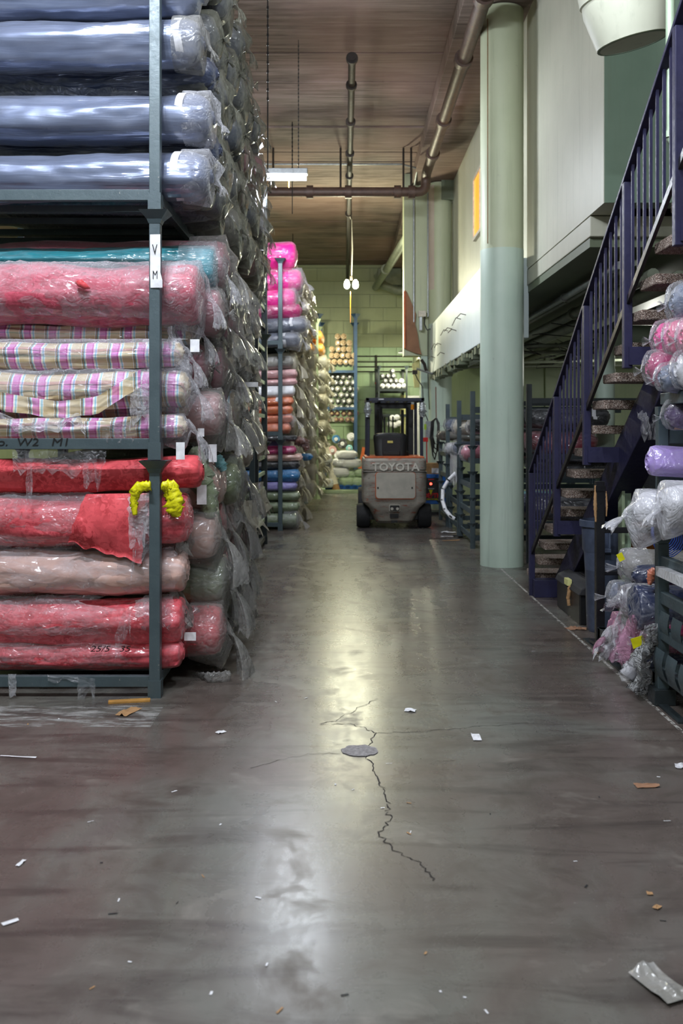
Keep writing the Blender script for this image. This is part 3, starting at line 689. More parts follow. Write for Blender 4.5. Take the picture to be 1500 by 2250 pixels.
for z in (.45, 1.0, 1.22, 1.86):
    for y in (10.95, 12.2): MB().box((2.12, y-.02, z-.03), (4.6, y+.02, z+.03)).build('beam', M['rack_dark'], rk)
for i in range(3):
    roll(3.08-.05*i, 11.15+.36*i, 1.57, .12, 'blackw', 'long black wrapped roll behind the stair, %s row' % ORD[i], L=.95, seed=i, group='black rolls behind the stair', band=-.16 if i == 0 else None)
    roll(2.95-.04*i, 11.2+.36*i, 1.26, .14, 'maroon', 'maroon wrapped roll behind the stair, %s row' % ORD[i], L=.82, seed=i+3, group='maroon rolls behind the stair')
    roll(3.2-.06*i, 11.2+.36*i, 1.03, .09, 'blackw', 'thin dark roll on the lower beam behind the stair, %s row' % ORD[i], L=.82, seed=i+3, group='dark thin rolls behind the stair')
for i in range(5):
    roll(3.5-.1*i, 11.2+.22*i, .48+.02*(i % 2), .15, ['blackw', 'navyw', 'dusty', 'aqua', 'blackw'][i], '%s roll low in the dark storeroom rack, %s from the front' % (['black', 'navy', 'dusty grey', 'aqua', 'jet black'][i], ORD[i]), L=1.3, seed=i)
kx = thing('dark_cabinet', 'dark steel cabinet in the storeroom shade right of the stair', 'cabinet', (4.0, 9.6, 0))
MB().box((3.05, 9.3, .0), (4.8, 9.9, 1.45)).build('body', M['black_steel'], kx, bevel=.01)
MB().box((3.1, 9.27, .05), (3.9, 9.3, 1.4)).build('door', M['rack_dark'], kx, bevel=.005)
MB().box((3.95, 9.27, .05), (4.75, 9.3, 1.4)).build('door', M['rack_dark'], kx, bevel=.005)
for i, (x0, z, c) in enumerate(((3.1, 1.45, 'card'), (3.5, 1.45, 'orange_bin'))):
    q = MB().box((x0, 9.35, z), (x0+.22, 9.6, z+.2)); tag(q.build('carton', M[c], None, bevel=.004, at=(x0+.1, 9.5, z)), ['small cardboard carton', 'ochre carton'][i]+' on the dark cabinet', 'box')

# ------------------------------------------------------------------ lamps
def strip_lamp(x, y, z, L, label, power, along='x', col=COOL, chain=True):
    t = thing('strip_light', label, 'light', (x, y, z)); hx_, hy_ = (L/2, .07) if along == 'x' else (.07, L/2)
    MB().box((x-hx_, y-hy_, z+.03), (x+hx_, y+hy_, z+.10)).build('housing', M['galv'], t, bevel=.006)
    for s in (-1, 1):
        a = (x-hx_+.02, y+s*.042, z) if along == 'x' else (x+s*.035, y-hy_+.02, z)
        b = (x+hx_-.02, y+s*.035, z) if along == 'x' else (x+s*.035, y+hy_-.02, z)
        MB().cyl(a, b, .034, n=12).build('tube', M['tube_emit'], t, 60)
    for s in (-.8, .8):
        cx_, cy_ = (x+s*hx_, y) if along == 'x' else (x, y+s*hy_)
        g = MB(); k = int((CEIL-z-.1)/.05)
        g.cyl((cx_, cy_, z+.1), (cx_, cy_, CEIL), .004, n=5)
        for j in range(k): g.cyl((cx_, cy_, z+.11+j*.05), (cx_, cy_, z+.13+j*.05), .009, n=5)
        g.build('chain', M['wire'], t)
    for k in (-1, 0, 1):
        d = bpy.data.lights.new('lamp', 'POINT'); d.energy = power/3; d.color = col; d.shadow_soft_size = .05
        o = bpy.data.objects.new('lamp', d); COL.objects.link(o); o.parent = t; o.location = (k*.4, 0, -.07) if along == 'x' else (0, k*.4, -.07)
    return t
f1 = strip_lamp(-1.05, 12.2, 4.75, 1.18, 'fluorescent strip light on chains above the gap between left racks', 420)
MB().cyl((-.70, 12.15, 4.60), (-.70, 12.15, 4.70), .006, n=5).build('pull_knob', M['amber'], f1)
strip_lamp(-1.6, 3.2, 5.3, 1.2, 'fluorescent strip light near the front of the left racks', 560)
strip_lamp(.9, 3.6, 5.6, 1.2, 'added fluorescent strip light above the front of the aisle, for ambient light', 260, 'y')  # unseen fixture added to spread ambient light over the front
strip_lamp(-.4, -1.5, 5.4, 1.2, 'added fluorescent strip light behind the viewer, for ambient light', 300)  # unseen fixture added behind the camera for ambient light
def bay_lamp(x, y, z, label, power, col=WARM):
    t = thing('twin_lamp', label, 'light', (x, y, z)); zc = SOF if x > 1.3 else CEIL
    if x > 3: zc = 3.1
    MB().cyl((x, y, z+.18), (x, y, zc+.02), .012, n=8).build('drop_rod', M['pipe_dark'], t)
    MB().cyl((x, y, z+.12), (x, y, z+.2), .03, n=12).build('socket', M['pipe_dark'], t)
    for s in (-1, 1):
        MB().lathe([(.02, 0), (.055, .03), (.062, .09), (.05, .15), (.02, .19)], (x+s*.09, y, z-.06), 14).build('bulb', M['warm_emit'], t, 60)
    if power != 230: MB().lathe([(.04, .22), (.10, .20), (.34, .04), (.345, .03), (.09, .19), (.03, .20)], (x, y, z), 24).build('added_reflector', M['galv'], t, 60)  # unseen dish added above the bulbs to keep their light off the ceiling
    d = bpy.data.lights.new('lamp', 'POINT'); d.energy = power; d.color = col; d.shadow_soft_size = .12
    o = bpy.data.objects.new('lamp', d); COL.objects.link(o); o.parent = t; o.location = (0, -.16, -.05); return t
l2 = bay_lamp(.155, 20, 4.52, 'glowing twin bulb lamp hanging over the far aisle', 230)
MB().tube([(.11, 20, 6.0), (.16, 20, 5.9), (.18, 20, 5.3), (.16, 20, 4.7)], .012, 6).build('cable', M['cream'], l2)
MB().cyl((.14, 20, 3.75), (.14, 20, 4.4), .006, n=5).build('pull_cord', M['amber'], l2)
bay_lamp(1.85, 26.5, 3.6, 'twin bulb lamp hidden behind the pier at the far end', 150)
bay_lamp(-1.3, 24.4, 3.9, 'twin bulb lamp above the far left pallets', 480)
bay_lamp(5.0, 15.5, 2.75, 'twin bulb lamp inside the storeroom under the mezzanine', 85, MID)
# ------------------------------------------------------------------ first row of racks on the left
XR = -1.085; XL = -3.35
ZB = [0, 1.366, 2.797, 4.20]; HT = [1.366, 1.431, 1.403, .75]
LV = ['lowest', 'middle', 'upper', 'topmost']
BAYS = [(5.51, 6.90), (7.03, 8.42), (8.55, 9.94), (10.05, 11.33)]
racks = {}
for b, (ya, yb) in enumerate(BAYS):
    for l in range(3):
        racks[b, l] = rack_unit(XL, XR, ya, yb, ZB[l], HT[l], '%s grey steel stacking rack in the %s stack of the near left row' % (LV[l], ORD[b]), group='stacking racks of the near left row')
for l in range(4):
    rack_unit(XL, -1.06, 11.46, 12.76, ZB[l], HT[l], '%s dark ladder sided rack at the far end of the near left row' % LV[l], mat='rack_dark', slats=5 if l < 3 else 3, slat_mat='rack_green' if l < 3 else 'white_paper', post=.075, group='ladder sided racks of the near left row')  # topmost slats coloured white for the lamp light falling on them
# writing on the near rack
text('marker_writing', 'No.  W2   M1', M['ink'], (P(62, 972, 5.5).x, 5.487, P(0, 972, 5.5).z), .062, racks[0, 1], sx=1.35, shear=.15, depth=.0006)
c = Vector((XR, 5.47, 0))
lb = MB(); zt, zb = P(0, 515, 5.47).z, P(0, 632, 5.47).z
lb.grid(lambda i, j: (XR-.024+.060*j/3+(.012 if i < 2 else 0)*(1 if j > 1 else .2), 5.474-.003*math.sin(i*1.3)-.002*j, zb+(zt-zb)*i/7), 8, 4)
lb.build('paper_label', M['white_paper'], racks[0, 1])
text('marker_writing', 'V', M['ink'], (XR+.004, 5.468, zt-.09), .085, racks[0, 1], sx=.6, depth=.0006)
text('marker_writing', 'M', M['ink'], (XR+.006, 5.468, zb+.07), .07, racks[0, 1], sx=.6, depth=.0006)

LIMS = [[535, 530, 522, 520], [545, 545, 545, 535], [580, 580, 580, 578]]
def x_end(b, l, D, r):
    lim = -(CX-LIMS[l][b])*D/F
    return min(-.76+r.uniform(-.03, .05), lim)-r.uniform(0, .10)
# front rolls: (name, y top px, y bottom px, D, right px, material)
FRONT = [
 (2, 'silver blue wrapped roll, topmost in view on the near rack', 4.00+.0, .15, 5.74, -.86, 'silver', None, -.12, {}),
 (2, 'silver blue wrapped roll second from top on the near rack', 3.706, .15, 5.72, -.85, 'silver', 'film_grey', -.10, {}),
 (2, 'navy roll recessed between the two upper silver rolls', 3.64, .13, 5.98, -.80, 'slate', None, -.16, {}),
 (2, 'silver blue wrapped roll with crumpled clear end, third silver from top', 3.262, .15, 5.72, -.79, 'silver', 'film', -.14, {}),
 (2, 'navy roll recessed above the lowest silver roll', 3.165, .13, 5.98, -.78, 'slate', None, -.22, {}),
 (2, 'lowest silver blue roll resting on the upper rack beam', 2.918, .15, 5.73, -.80, 'silver', 'film', -.16, {}),
 (1, 'teal fabric roll in clear bag at the top of the middle bay', 2.40, .16, 6.02, -.80, 'teal', 'film', None, {}),
 (1, 'big rose damask roll in crumpled clear film below the teal roll', 2.184, .185, 5.74, -.86, 'pinkred', 'film', None, dict(lump=.035, sag=.01)),
 (1, 'recessed plaid roll directly under the rose damask roll', 2.065, .08, 5.86, -.93, 'plaid_wrap', 'film', None, {}),
 (1, 'slim bright plaid roll, second plaid from the top', 1.918, .082, 5.70, -.97, 'plaid', 'film', None, {}),
 (1, 'thick plaid roll with a loose fabric edge in the middle bay', 1.683, .118, 5.72, -.94, 'plaid', 'film', None, {}),
 (1, 'recessed plaid roll behind the torn clear film', 1.60, .075, 5.88, -.97, 'plaid_wrap', None, None, {}),
 (1, 'lowest plaid roll resting on the marked beam', 1.492, .07, 5.68, -.95, 'plaid_wrap', 'film', None, {}),
 (0, 'bright red damask roll at the top of the lowest bay', 1.19, .10, 5.74, -.86, 'red_damask', None, None, {}),
 (0, 'red damask roll half out of its pink tinted film', .848, .165, 5.74, -.93, 'red_wrap', None, None, dict(lump=.03)),
 (0, 'peach roll in glossy film between the red rolls', .572, .14, 5.73, -.95, 'peach', None, None, dict(lump=.03, sag=.03)),
 (0, 'red damask roll in torn film, second from the bottom', .268, .15, 5.73, -.96, 'red_wrap', None, None, dict(lump=.03, sag=.02)),
 (0, 'lowest red roll in film on the bottom beam', .126, .095, 5.70, -.97, 'red_wrap', None, None, {}),
]
front = []
for i, (l, lab, z, R, D, xe, m, bag, band, kw) in enumerate(FRONT):
    tail = l == 2
    bp = dict(body=.16, gap=.035, tail=.05, flare=.03, slack=.02, lean=.1) if tail else dict(body=.22, gap=.05, tail=.16, flare=.06, slack=.05, lean=.06)
    o = roll(xe, D, z, R, m, lab, L=2.3, seed=20+i, bag=bag, bagp=bp, hi=True, band=band, rnd=.12 if tail else .06, fade=.45 if tail else .8, **dict(dict(sag=.02, wr=.010), **kw))
    front.append(o)
tp = roll(-.84, 5.76, 4.16+.02, .15, 'silver', 'silver blue roll at the very top edge of the near rack', L=2.3, seed=51, hi=True, bag='film', bagp=dict(body=.2, gap=.05, tail=.08, flare=.04))

def sheet(parent, R, x0, x1, a0, a1, mat, seed, name='torn_film', off=.008, squash=.93, jag=.25, wr=.012, nx=70, na=26, sagz=0, tear=(1, 1)):
    """thin sheet lying round a roll (angles: -90 = bottom, 180 = front) with ragged ends"""
    g = MB(); keep = []
    def fn(i, j):
        u, v = i/(nx-1), j/(na-1)
        e0 = jag*fb(v*4, seed, 1)+jag*.4*fb(v*14, seed, 4); e1 = jag*fb(v*4, seed, 7)+jag*.4*fb(v*14, seed, 9)
        x = x0+e0*tear[0]+(x1-x0+e1*tear[1]-e0*tear[0])*u
        lo = .35*fb(u*6, seed, 3)+.15*fb(u*25, seed, 3); a = math.radians(a0)+math.radians(a1-a0)*v+lo*(v**2)*.9
        r = R+off+wr*fb(x*8, a*3, seed)+wr*.6*fb(x*26, a*9, seed)
        s = sagz
        return (x, math.cos(a)*r*1.02, R*squash+math.sin(a)*r*squash-s)
    g.grid(fn, nx, na)
    return link(name, g.mesh(name, M[mat], 180), parent)
sheet(front[7], .185, -2.2, -.10, 60, 235, 'film', 3, off=.015, wr=.02)
sheet(front[14], .165, -2.2, -.52, 70, 262, 'film', 5, off=.012, wr=.02)
sheet(front[15], .14, -2.2, -.05, 60, 225, 'film', 8, off=.014, wr=.03, jag=.1)
sheet(front[16], .15, -2.2, -.42, 80, 205, 'film', 9, off=.012, wr=.02)
sheet(front[16], .15, -.22, -.04, 75, 190, 'film', 10, off=.012, wr=.008, jag=.04)
sheet(front[17], .095, -2.2, -.30, 70, 225, 'film', 12, off=.010, wr=.015)
sheet(front[10], .118, -2.2, -.12, 70, 215, 'film', 14, off=.012, wr=.02)
sheet(front[9], .082, -2.2, -.0, 60, 200, 'film', 15, off=.008, wr=.01)
# hanging rags of film and cloth on the near face
def drape(parent, pts_top, drop, mat, name, seed, nx=26, nz=12, y=-.012, fold=.012, hem=.3):
    """sheet hung from a polyline (world points), bottom hem uneven"""
    o = origin(parent); q = [Vector(p) for p in pts_top]; g = MB(); n = len(q)-1
    def fn(i, j):
        u = i/(nx-1)*n; k = min(int(u), n-1); p = q[k].lerp(q[k+1], u-k); v = j/(nz-1)
        d = drop*(1+hem*fb(u*2.2, seed, 1)+hem*.5*fb(u*7, seed, 2))
        if callable(drop): d = drop(u/n)
        return (p.x+.01*fb(v*4, u*3, seed), p.y+y+fold*math.sin(u*9+seed)*v+fold*fb(u*5, v*4, seed)-.01, p.z-d*v)
    return g.grid(fn, nx, nz).build(name, M[mat], parent, 180)
def PP(px, py, D=5.52): return P(px, py, D)
def patch(parent, quad, mat, name, seed, R=None, bulge=.05, D=5.56, n=26, jag=.012):
    q = [Vector(PP(x, y, D)) for x, y in quad]; g = MB()
    def fn(i, j):
        u, v = i/(n-1), j/(n-1); p = q[0].lerp(q[1], u).lerp(q[3].lerp(q[2], u), v)
        b = bulge*math.sin(PI*min(1, v*1.0))**.7+.010*fb(u*4, v*3, seed)+.012*math.sin(u*5+v*6+seed)*v
        return (p.x+jag*fb(v*7, seed, 1), p.y+.02-b-.02*(v > .98), p.z+jag*fb(u*7, seed, 5)*(v > .5)*2+(.07*v if False else 0))
    return g.grid(fn, n, n).build(name, M[mat], parent, 180)
patch(front[14], [(188, 1086), (322, 1084), (312, 1238), (150, 1192)], 'red_damask', 'loose_fabric', 3)
patch(front[14], [(284, 1090), (342, 1082), (340, 1160), (292, 1165)], 'film_white', 'torn_film', 4, bulge=.09, jag=.02)
drape(front[10], [PP(-60, 850), PP(60, 872), PP(130, 882), PP(215, 872), PP(310, 812)], .10, 'plaid', 'loose_fabric_edge', 4, hem=.1)
drape(front[12], [PP(0, 905), PP(60, 930), PP(130, 922), PP(175, 905), PP(190, 940)], .06, 'film_white', 'torn_film', 5, hem=.6)
drape(front[11], [PP(288, 872), PP(300, 850), PP(322, 842), PP(333, 850)], .20, 'film_white', 'torn_film', 6, nx=16)
drape(front[12], [PP(225, 918), PP(260, 930), PP(300, 926)], .12, 'film', 'torn_film', 7, nx=16, hem=.4)
drape(front[13], [PP(30, 985), PP(110, 985), PP(200, 985), PP(235, 990)], .14, 'film', 'torn_film', 8, hem=.8)
drape(front[13], [PP(60, 990), PP(75, 990)], .30, 'film', 'torn_film', 9, nx=8)
drape(front[13], [PP(185, 990), PP(215, 988)], .20, 'film', 'torn_film', 19, nx=8)
drape(front[14], [PP(285, 1100), PP(310, 1085), PP(338, 1080)], .28, 'film_white', 'torn_film', 10, nx=16, hem=.4)
drape(front[14], [PP(290, 1235), PP(300, 1180), PP(345, 1160)], .14, 'film', 'torn_film', 11, nx=14, hem=.5)
drape(front[16], [PP(255, 1390), PP(272, 1345), PP(290, 1330)], .16, 'film', 'torn_film', 12, nx=12, hem=.4)
drape(front[16], [PP(298, 1318), PP(330, 1310), PP(345, 1350)], .10, 'film_white', 'torn_film', 13, nx=12)
drape(front[17], [PP(26, 1475), PP(44, 1475)], .13, 'film_white', 'torn_film', 14, nx=8, y=-.05, hem=.1)
drape(front[17], [PP(176, 1480), PP(215, 1485)], .11, 'film', 'torn_film', 15, nx=10, y=-.05, hem=.6)
drape(front[17], [PP(110, 1478), PP(175, 1482)], .035, 'film', 'torn_film', 16, nx=10, y=-.03, hem=.9)
text('marker_writing', '25/5   35', M['ink'], (PP(235, 1432).x, 5.585, PP(0, 1432).z), .05, front[17], sx=1.3, shear=.3, depth=.0005)
g = MB(); q = PP(178, 627, 5.535)                      # knot of fabric poking through the rose roll
g.tube([q+Vector((-.03, 0, .02)), q+Vector((.0, -.02, .01)), q+Vector((.03, -.015, -.01)), q+Vector((.05, .01, -.015))], [.008, .024, .018, .004], 7)
g.build('poking_fabric', M['red_damask'], front[7], 180)
# yellow rag tied at the post
yr = thing('yellow_rag', 'crumpled bright yellow bag tied around the near rack post', 'rag', PP(340, 1100, 5.45))
ym = plain('yellow_bag', 'e2dc10', .45, nz=30, var=.12, bump=.9)
def crumple(pts, rs, seed, n=14):
    g = MB(); pts = [Vector(p) for p in pts]; m = 26; ring = []
    for i in range(m):
        u = i/(m-1)*(len(pts)-1); k = min(int(u), len(pts)-2); p = pts[k].lerp(pts[k+1], u-k); r = rs[k]+(rs[k+1]-rs[k])*(u-k)
        t = (pts[k+1]-pts[k]).normalized(); a = t.cross(Vector((0, 1, 0))).normalized(); b = t.cross(a)
        ring.append([tuple(p+(a*math.cos(2*PI*j/n)+b*math.sin(2*PI*j/n)*.6)*r*(1+.7*fb(i*.9, j*.9, seed)+.4*fb(i*2.1, j*2.1, seed))) for j in range(n)])
    g.v = [v for r in ring for v in r]; g.f = [(i*n+j, i*n+(j+1) % n, (i+1)*n+(j+1) % n, (i+1)*n+j) for i in range(m-1) for j in range(n)]+[tuple(range(n)), tuple(range((m-1)*n, m*n))]
    return g
crumple([PP(296, 1132, 5.46), PP(294, 1100, 5.46), PP(300, 1072, 5.45), PP(330, 1066, 5.44)], [.012, .022, .030, .026], 3).build('rag', ym, yr, 180)
crumple([PP(355, 1066, 5.47), PP(375, 1070, 5.5), PP(382, 1095, 5.5), PP(386, 1120, 5.5), PP(392, 1136, 5.5)], [.022, .04, .05, .045, .012], 7).build('rag', ym, yr, 180)

# roll ends behind, filling every bay: colours listed from the floor of the bay upward
FILL = {
 0: [['red_wrap', 'red_wrap', 'peach', 'peach', 'sage'], ['olive', 'red_wrap', 'peach', 'sage', 'sage'], ['olive', 'olive', 'sage', 'greige', 'greige'], ['olive', 'sage', 'olive', 'creamw', 'rosew'], ],
 1: [['plaid_wrap', 'plaid_wrap', 'rosew', 'greige', 'teal'], ['greige', 'dusty', 'blush', 'dusty', 'rosew'], ['creamw', 'blush', 'creamw', 'creamw', 'rosew'], ['creamw', 'creamw', 'sage', 'creamw', 'creamw']],
 2: [['slate_end', 'slate_end', 'slate_end', 'slate_end', 'slate_end'], ['dusty', 'slate_end', 'bluegrey', 'slate_end', 'slate_end'], ['maroon', 'dusty', 'brownw', 'rosew', 'dusty'], ['dusty', 'whitew', 'dusty', 'coral', 'slate_end']],
}
CN = {'red_wrap': 'red', 'peach': 'peach', 'sage': 'sage green', 'olive': 'olive green', 'teal': 'teal', 'greige': 'greige', 'creamw': 'cream', 'rosew': 'rose', 'plaid_wrap': 'plaid', 'dusty': 'dusty grey',
      'blush': 'blush pink', 'slate_end': 'slate blue', 'bluegrey': 'blue grey', 'maroon': 'maroon', 'brownw': 'brown', 'whitew': 'white', 'coral': 'coral'}
RW = ['bottom row', 'second row up', 'third row up', 'fourth row up', 'top row']
r = random.Random(11); sd = 0
for b, (ya, yb) in enumerate(BAYS):
    for l in range(3):
        n = 4; z0 = ZB[l]+.128; H = HT[l]-.17 if l < 2 else (1.95, 1.75, 1.25, 1.1)[b]
        nr = 4 if l < 2 else (6, 5, 4, 3)[b]
        if b == 0 and l == 2: nr = 6
        pitch = H/nr; R = min(.165, pitch*.56)
        for k in range(n):
            D0 = ya+.12+(yb-ya-.2)*(k+.5)/n
            if b == 0 and k == 0: continue
            if l == 1 and b == 3 and k > 2: continue
            for q in range(nr):
                c = FILL[l][b][min(4, int(q*5/nr))]
                if r.random() < .25: c = FILL[l][min(3, b+1)][r.randrange(5)]
                D = D0+(.06 if q % 2 else -.06)+r.uniform(-.03, .03); xe = x_end(b, l, D, r)
                bagm = {2: 'film_olive', 1: 'film_grey' if b < 2 else 'film_cream', 0: 'film_grey'}[l]
                if l == 2: bp = dict(body=.24, gap=.035, tail=.10, flare=.05, slack=.05, lean=.03, flat=.4)
                elif l == 1: bp = dict(body=.22, gap=.05, tail=.20, flare=.13, slack=.07, lean=.08, flat=.35)
                else: bp = dict(body=.20, gap=.045, tail=.27, flare=.10, slack=.06, lean=.04, flat=.4)
                if b >= 2 and l < 2 and 'cap' not in bp: bp.update(tail=.14, flare=.06, gap=.035)
                MERGE['on'] = b == 3 or (b == 2 and k == 3)
                if r.random() < .35: bp = dict(cap=1, body=.16)
                naked = l == 0 and q == nr-1 and r.random() < .6
                lab = '%s roll end, %s, %s bay, %s back, %s near left stack' % (CN[c], RW[min(q, 4)] if q < 4 else ('fifth row up' if q == 4 else 'sixth row up'), ('lowest', 'middle', 'upper')[l], 'first' if k == 0 else ORD[k], 'first' if b == 0 else ORD[b])
                roll(xe, D, z0+q*pitch, R*r.uniform(.92, 1.05), c, lab, L=1.6, seed=sd, bag=None if naked else bagm, bagp=bp, group='roll ends in the %s bays of the near left row' % ('lowest', 'middle', 'upper')[l], rnd=.12 if l == 2 else .07, fade=.5 if l == 2 else .75); sd += 1
MERGE['on'] = False
# loose flaps of plastic on the aisle side: pixel, D, width, height, material
FLP = [(395, 640, 5.8, .22, .3, 'film'), (410, 690, 6.0, .3, .32, 'film_grey'), (462, 690, 6.4, .3, .25, 'film_grey'), (440, 780, 6.3, .26, .36, 'film_grey'), (480, 800, 6.8, .2, .3, 'film_grey'), (520, 730, 7.4, .3, .35, 'film_cream'), (545, 760, 8, .3, .4, 'film_cream'),
       (430, 860, 6.2, .3, .4, 'film_grey'), (395, 800, 5.8, .2, .3, 'film'), (380, 720, 5.7, .2, .3, 'film'), (520, 900, 7.4, .25, .3, 'film_grey'), (560, 900, 8.8, .3, .5, 'film_cream'), (500, 860, 6.9, .22, .22, 'film_grey'),
       (380, 1120, 5.72, .18, .32, 'film_grey'), (412, 1080, 6.0, .24, .4, 'film_grey'), (452, 1060, 6.2, .26, .5, 'film_grey'), (500, 1060, 6.9, .28, .36, 'film_grey'), (545, 1100, 7.7, .28, .3, 'film_cream'), (440, 1230, 6.2, .2, .4, 'film_grey'),
       (385, 1260, 5.75, .18, .4, 'film_grey'), (480, 1190, 6.6, .22, .34, 'film_grey'), (565, 1060, 8.6, .3, .34, 'film_cream'), (520, 1200, 7.2, .24, .3, 'film_grey'), (430, 1330, 6.0, .16, .26, 'film'), (560, 450, 8.6, .25, .3, 'film_white'), (475, 1290, 6.4, .22, .28, 'film_grey')]
FI = []
for i, (px, py, D, w, h, m) in enumerate(FLP):
    p = P(px, py, D); FI.append((({'film': 'clear', 'film_grey': 'grey', 'film_cream': 'cream', 'film_white': 'white'}[m], 'lowest' if p.z < 1.3 else ('middle' if p.z < 2.8 else 'upper'), 'near' if D < 6.95 else 'farther'), p.z, i))
for i, (px, py, D, w, h, m) in enumerate(FLP):
    p = P(px, py, D); o = link('loose_film', flap_mesh(w, h, i*1.7, M[m], 'film'), None, p); o.rotation_euler.z = random.uniform(-.5, .3)
    c_, b_, n_ = FI[i][0]; peers = sorted([f for f in FI if f[0] == FI[i][0]], key=lambda f: -f[1]); k = [f[2] for f in peers].index(i)
    tag(o, 'loose %s film flap, %s bay, %s stack%s' % (c_, b_, n_, '' if len(peers) == 1 else (', topmost such flap' if k == 0 else ', %s such flap down' % ORD[k])), 'plastic film', 'loose film flaps on the near left row')
for i, (px, py, D, m) in enumerate(((432, 1000, 5.95, 'sage'), (440, 1020, 6.1, 'sage'))):   # green cloth tongues
    p = P(px-14, py-10, D); q = [p, p+Vector((.03, 0, -.02)), p+Vector((.07, .0, -.12)), p+Vector((.10, .01, -.30)), p+Vector((.13, .01, -.42))]
    g = crumple(q, [.03, .05, .055, .06, .03], i+3); tag(g.build('green_cloth', M[m], None, 180, at=p), ['sage green cloth tongue hanging under the middle bay', 'second sage green cloth tongue hanging beside the first'][i], 'cloth')
for i, (px, py, D, w, h) in enumerate(((396, 762, 5.75, .055, .075), (364, 990, 5.62, .05, .10), (436, 995, 6.0, .05, .11), (480, 958, 6.7, .05, .04), (412, 1085, 5.95, .06, .12), (386, 1392, 5.8, .07, .05), (506, 846, 7.0, .22, .035), (410, 950, 5.9, .04, .05))):
    p = P(px, py, D); g = MB().box((p.x-w/2, p.y-.002, p.z-h/2), (p.x+w/2, p.y, p.z+h/2)); o = g.build('paper_tag', M['white_paper'], None, at=p); o.location.x += .10; o.location.y -= .08
    tag(o, ['white barcode tag', 'white price tag', 'small white tag', 'white sticker', 'folded white slip', 'white torn slip', 'long white label strip', 'tilted white sticker'][i]+' hanging among the roll ends, '+['middle bay front', 'below the marked beam', 'near the green cloth', 'far middle bay', 'beside the yellow rag', 'low on the red rolls', 'middle bay farther back', 'under the plaid rolls'][i], 'tag')
o = crumple([P(478, 1000, 6.3), P(486, 1022, 6.3), P(492, 1035, 6.3)], [.02, .035, .02], 5).build('aqua_scrap', M['aqua'], None, 180, at=P(486, 1020, 6.3)); tag(o, 'torn aqua cloth scrap hanging by the second rack cup', 'cloth')
t = roll(P(553, 1040, 8.3).x, 8.2, 1.20, .12, 'greige', 'exposed grey ribbed roll end above the sage rolls', L=1.2, seed=3)
t = roll(P(508, 1070, 7.2).x, 7.05, .98, .15, 'sage', 'exposed sage green roll end with visible coils below the grey roll', L=1.2, seed=4)
# loose tail lying on the floor
o = crumple([FL(430, 1482), FL(460, 1500)+Vector((0, 0, .03)), FL(505, 1496)+Vector((0, 0, .02))], [.015, .03, .04], 9).build('film_tail', M['film_grey'], None, 180, at=FL(470, 1495)); tag(o, 'twisted grey film tail lying on the floor by the near left rack', 'plastic film')
# ------------------------------------------------------------------ second row of racks on the left
for b, (ya, yb) in enumerate(((14.4, 15.8), (15.95, 17.3))):
    for l in range(3):
        rack_unit(-3.25, -.955, ya, yb, l*1.37, 1.37 if l < 2 else 1.36, '%s grey stacking rack of the far left row, %s stack' % (LV[l], 'nearer' if b == 0 else 'farther'), group='stacking racks of the far left row')
# px right, py top, py bottom, colour, label
R2 = [(650, 530, 590, 'hotpink', 'white topped hot pink roll, highest on the far left row'), (642, 585, 606, 'magenta', 'thin magenta roll under the highest pink roll'), (662, 592, 640, 'hotpink', 'hot pink roll bulging past the post'), (648, 632, 678, 'hotpink', 'hot pink roll with white band'), (660, 664, 700, 'magenta', 'lowest magenta roll of the pink stack'),
      (672, 697, 730, 'slate_end', 'slate blue roll under the pink rolls'), (656, 731, 762, 'slate_end', 'lower slate blue roll on the top rack beam'),
      (640, 782, 811, 'dusty', 'dusty grey roll at the top of the middle bay'), (650, 812, 832, 'blush', 'blush pink roll'), (650, 833, 846, 'blush', 'pale pink roll'), (645, 846, 872, 'whitew', 'white wrapped roll with rounded end'), (642, 873, 890, 'orangew', 'burnt orange roll, upper'), (640, 891, 910, 'orangew', 'burnt orange roll, middle'), (640, 911, 930, 'coral', 'coral roll in clear film'), (636, 930, 953, 'coral', 'lowest coral roll'),
      (650, 955, 968, 'blackw', 'thin dark patterned roll'), (648, 980, 998, 'magenta', 'magenta roll in the lowest bay'), (662, 999, 1012, 'peach', 'folded peach roll'), (656, 1012, 1030, 'blackw', 'black and white patterned roll'), (656, 1031, 1058, 'bluew', 'bright blue roll'), (650, 1058, 1078, 'lilac', 'lilac roll'), (656, 1079, 1100, 'sage', 'upper sage roll'), (655, 1101, 1122, 'sage', 'middle sage roll'), (652, 1123, 1160, 'sage', 'lowest sage roll near the floor')]
for i, (px, yt, yb, m, lab) in enumerate(R2):
    D = 14.55; s = F/D; R = (yb-yt)/s/2/.93*1.04; z = CZ+(HY-yb)/s
    roll((px-CX)/s, D+R*.6, z, R, m, lab+' at the cross aisle', L=1.9, seed=i, bag='film' if i in (2, 3, 5, 6, 13, 23) else None, bagp=dict(body=.2, gap=.06, tail=.12, flare=.06), band=-.2 if i in (3, 5, 6, 11) else None, rnd=.12 if i < 7 else .06, fade=.55 if i < 7 else .8)
MERGE['on'] = True
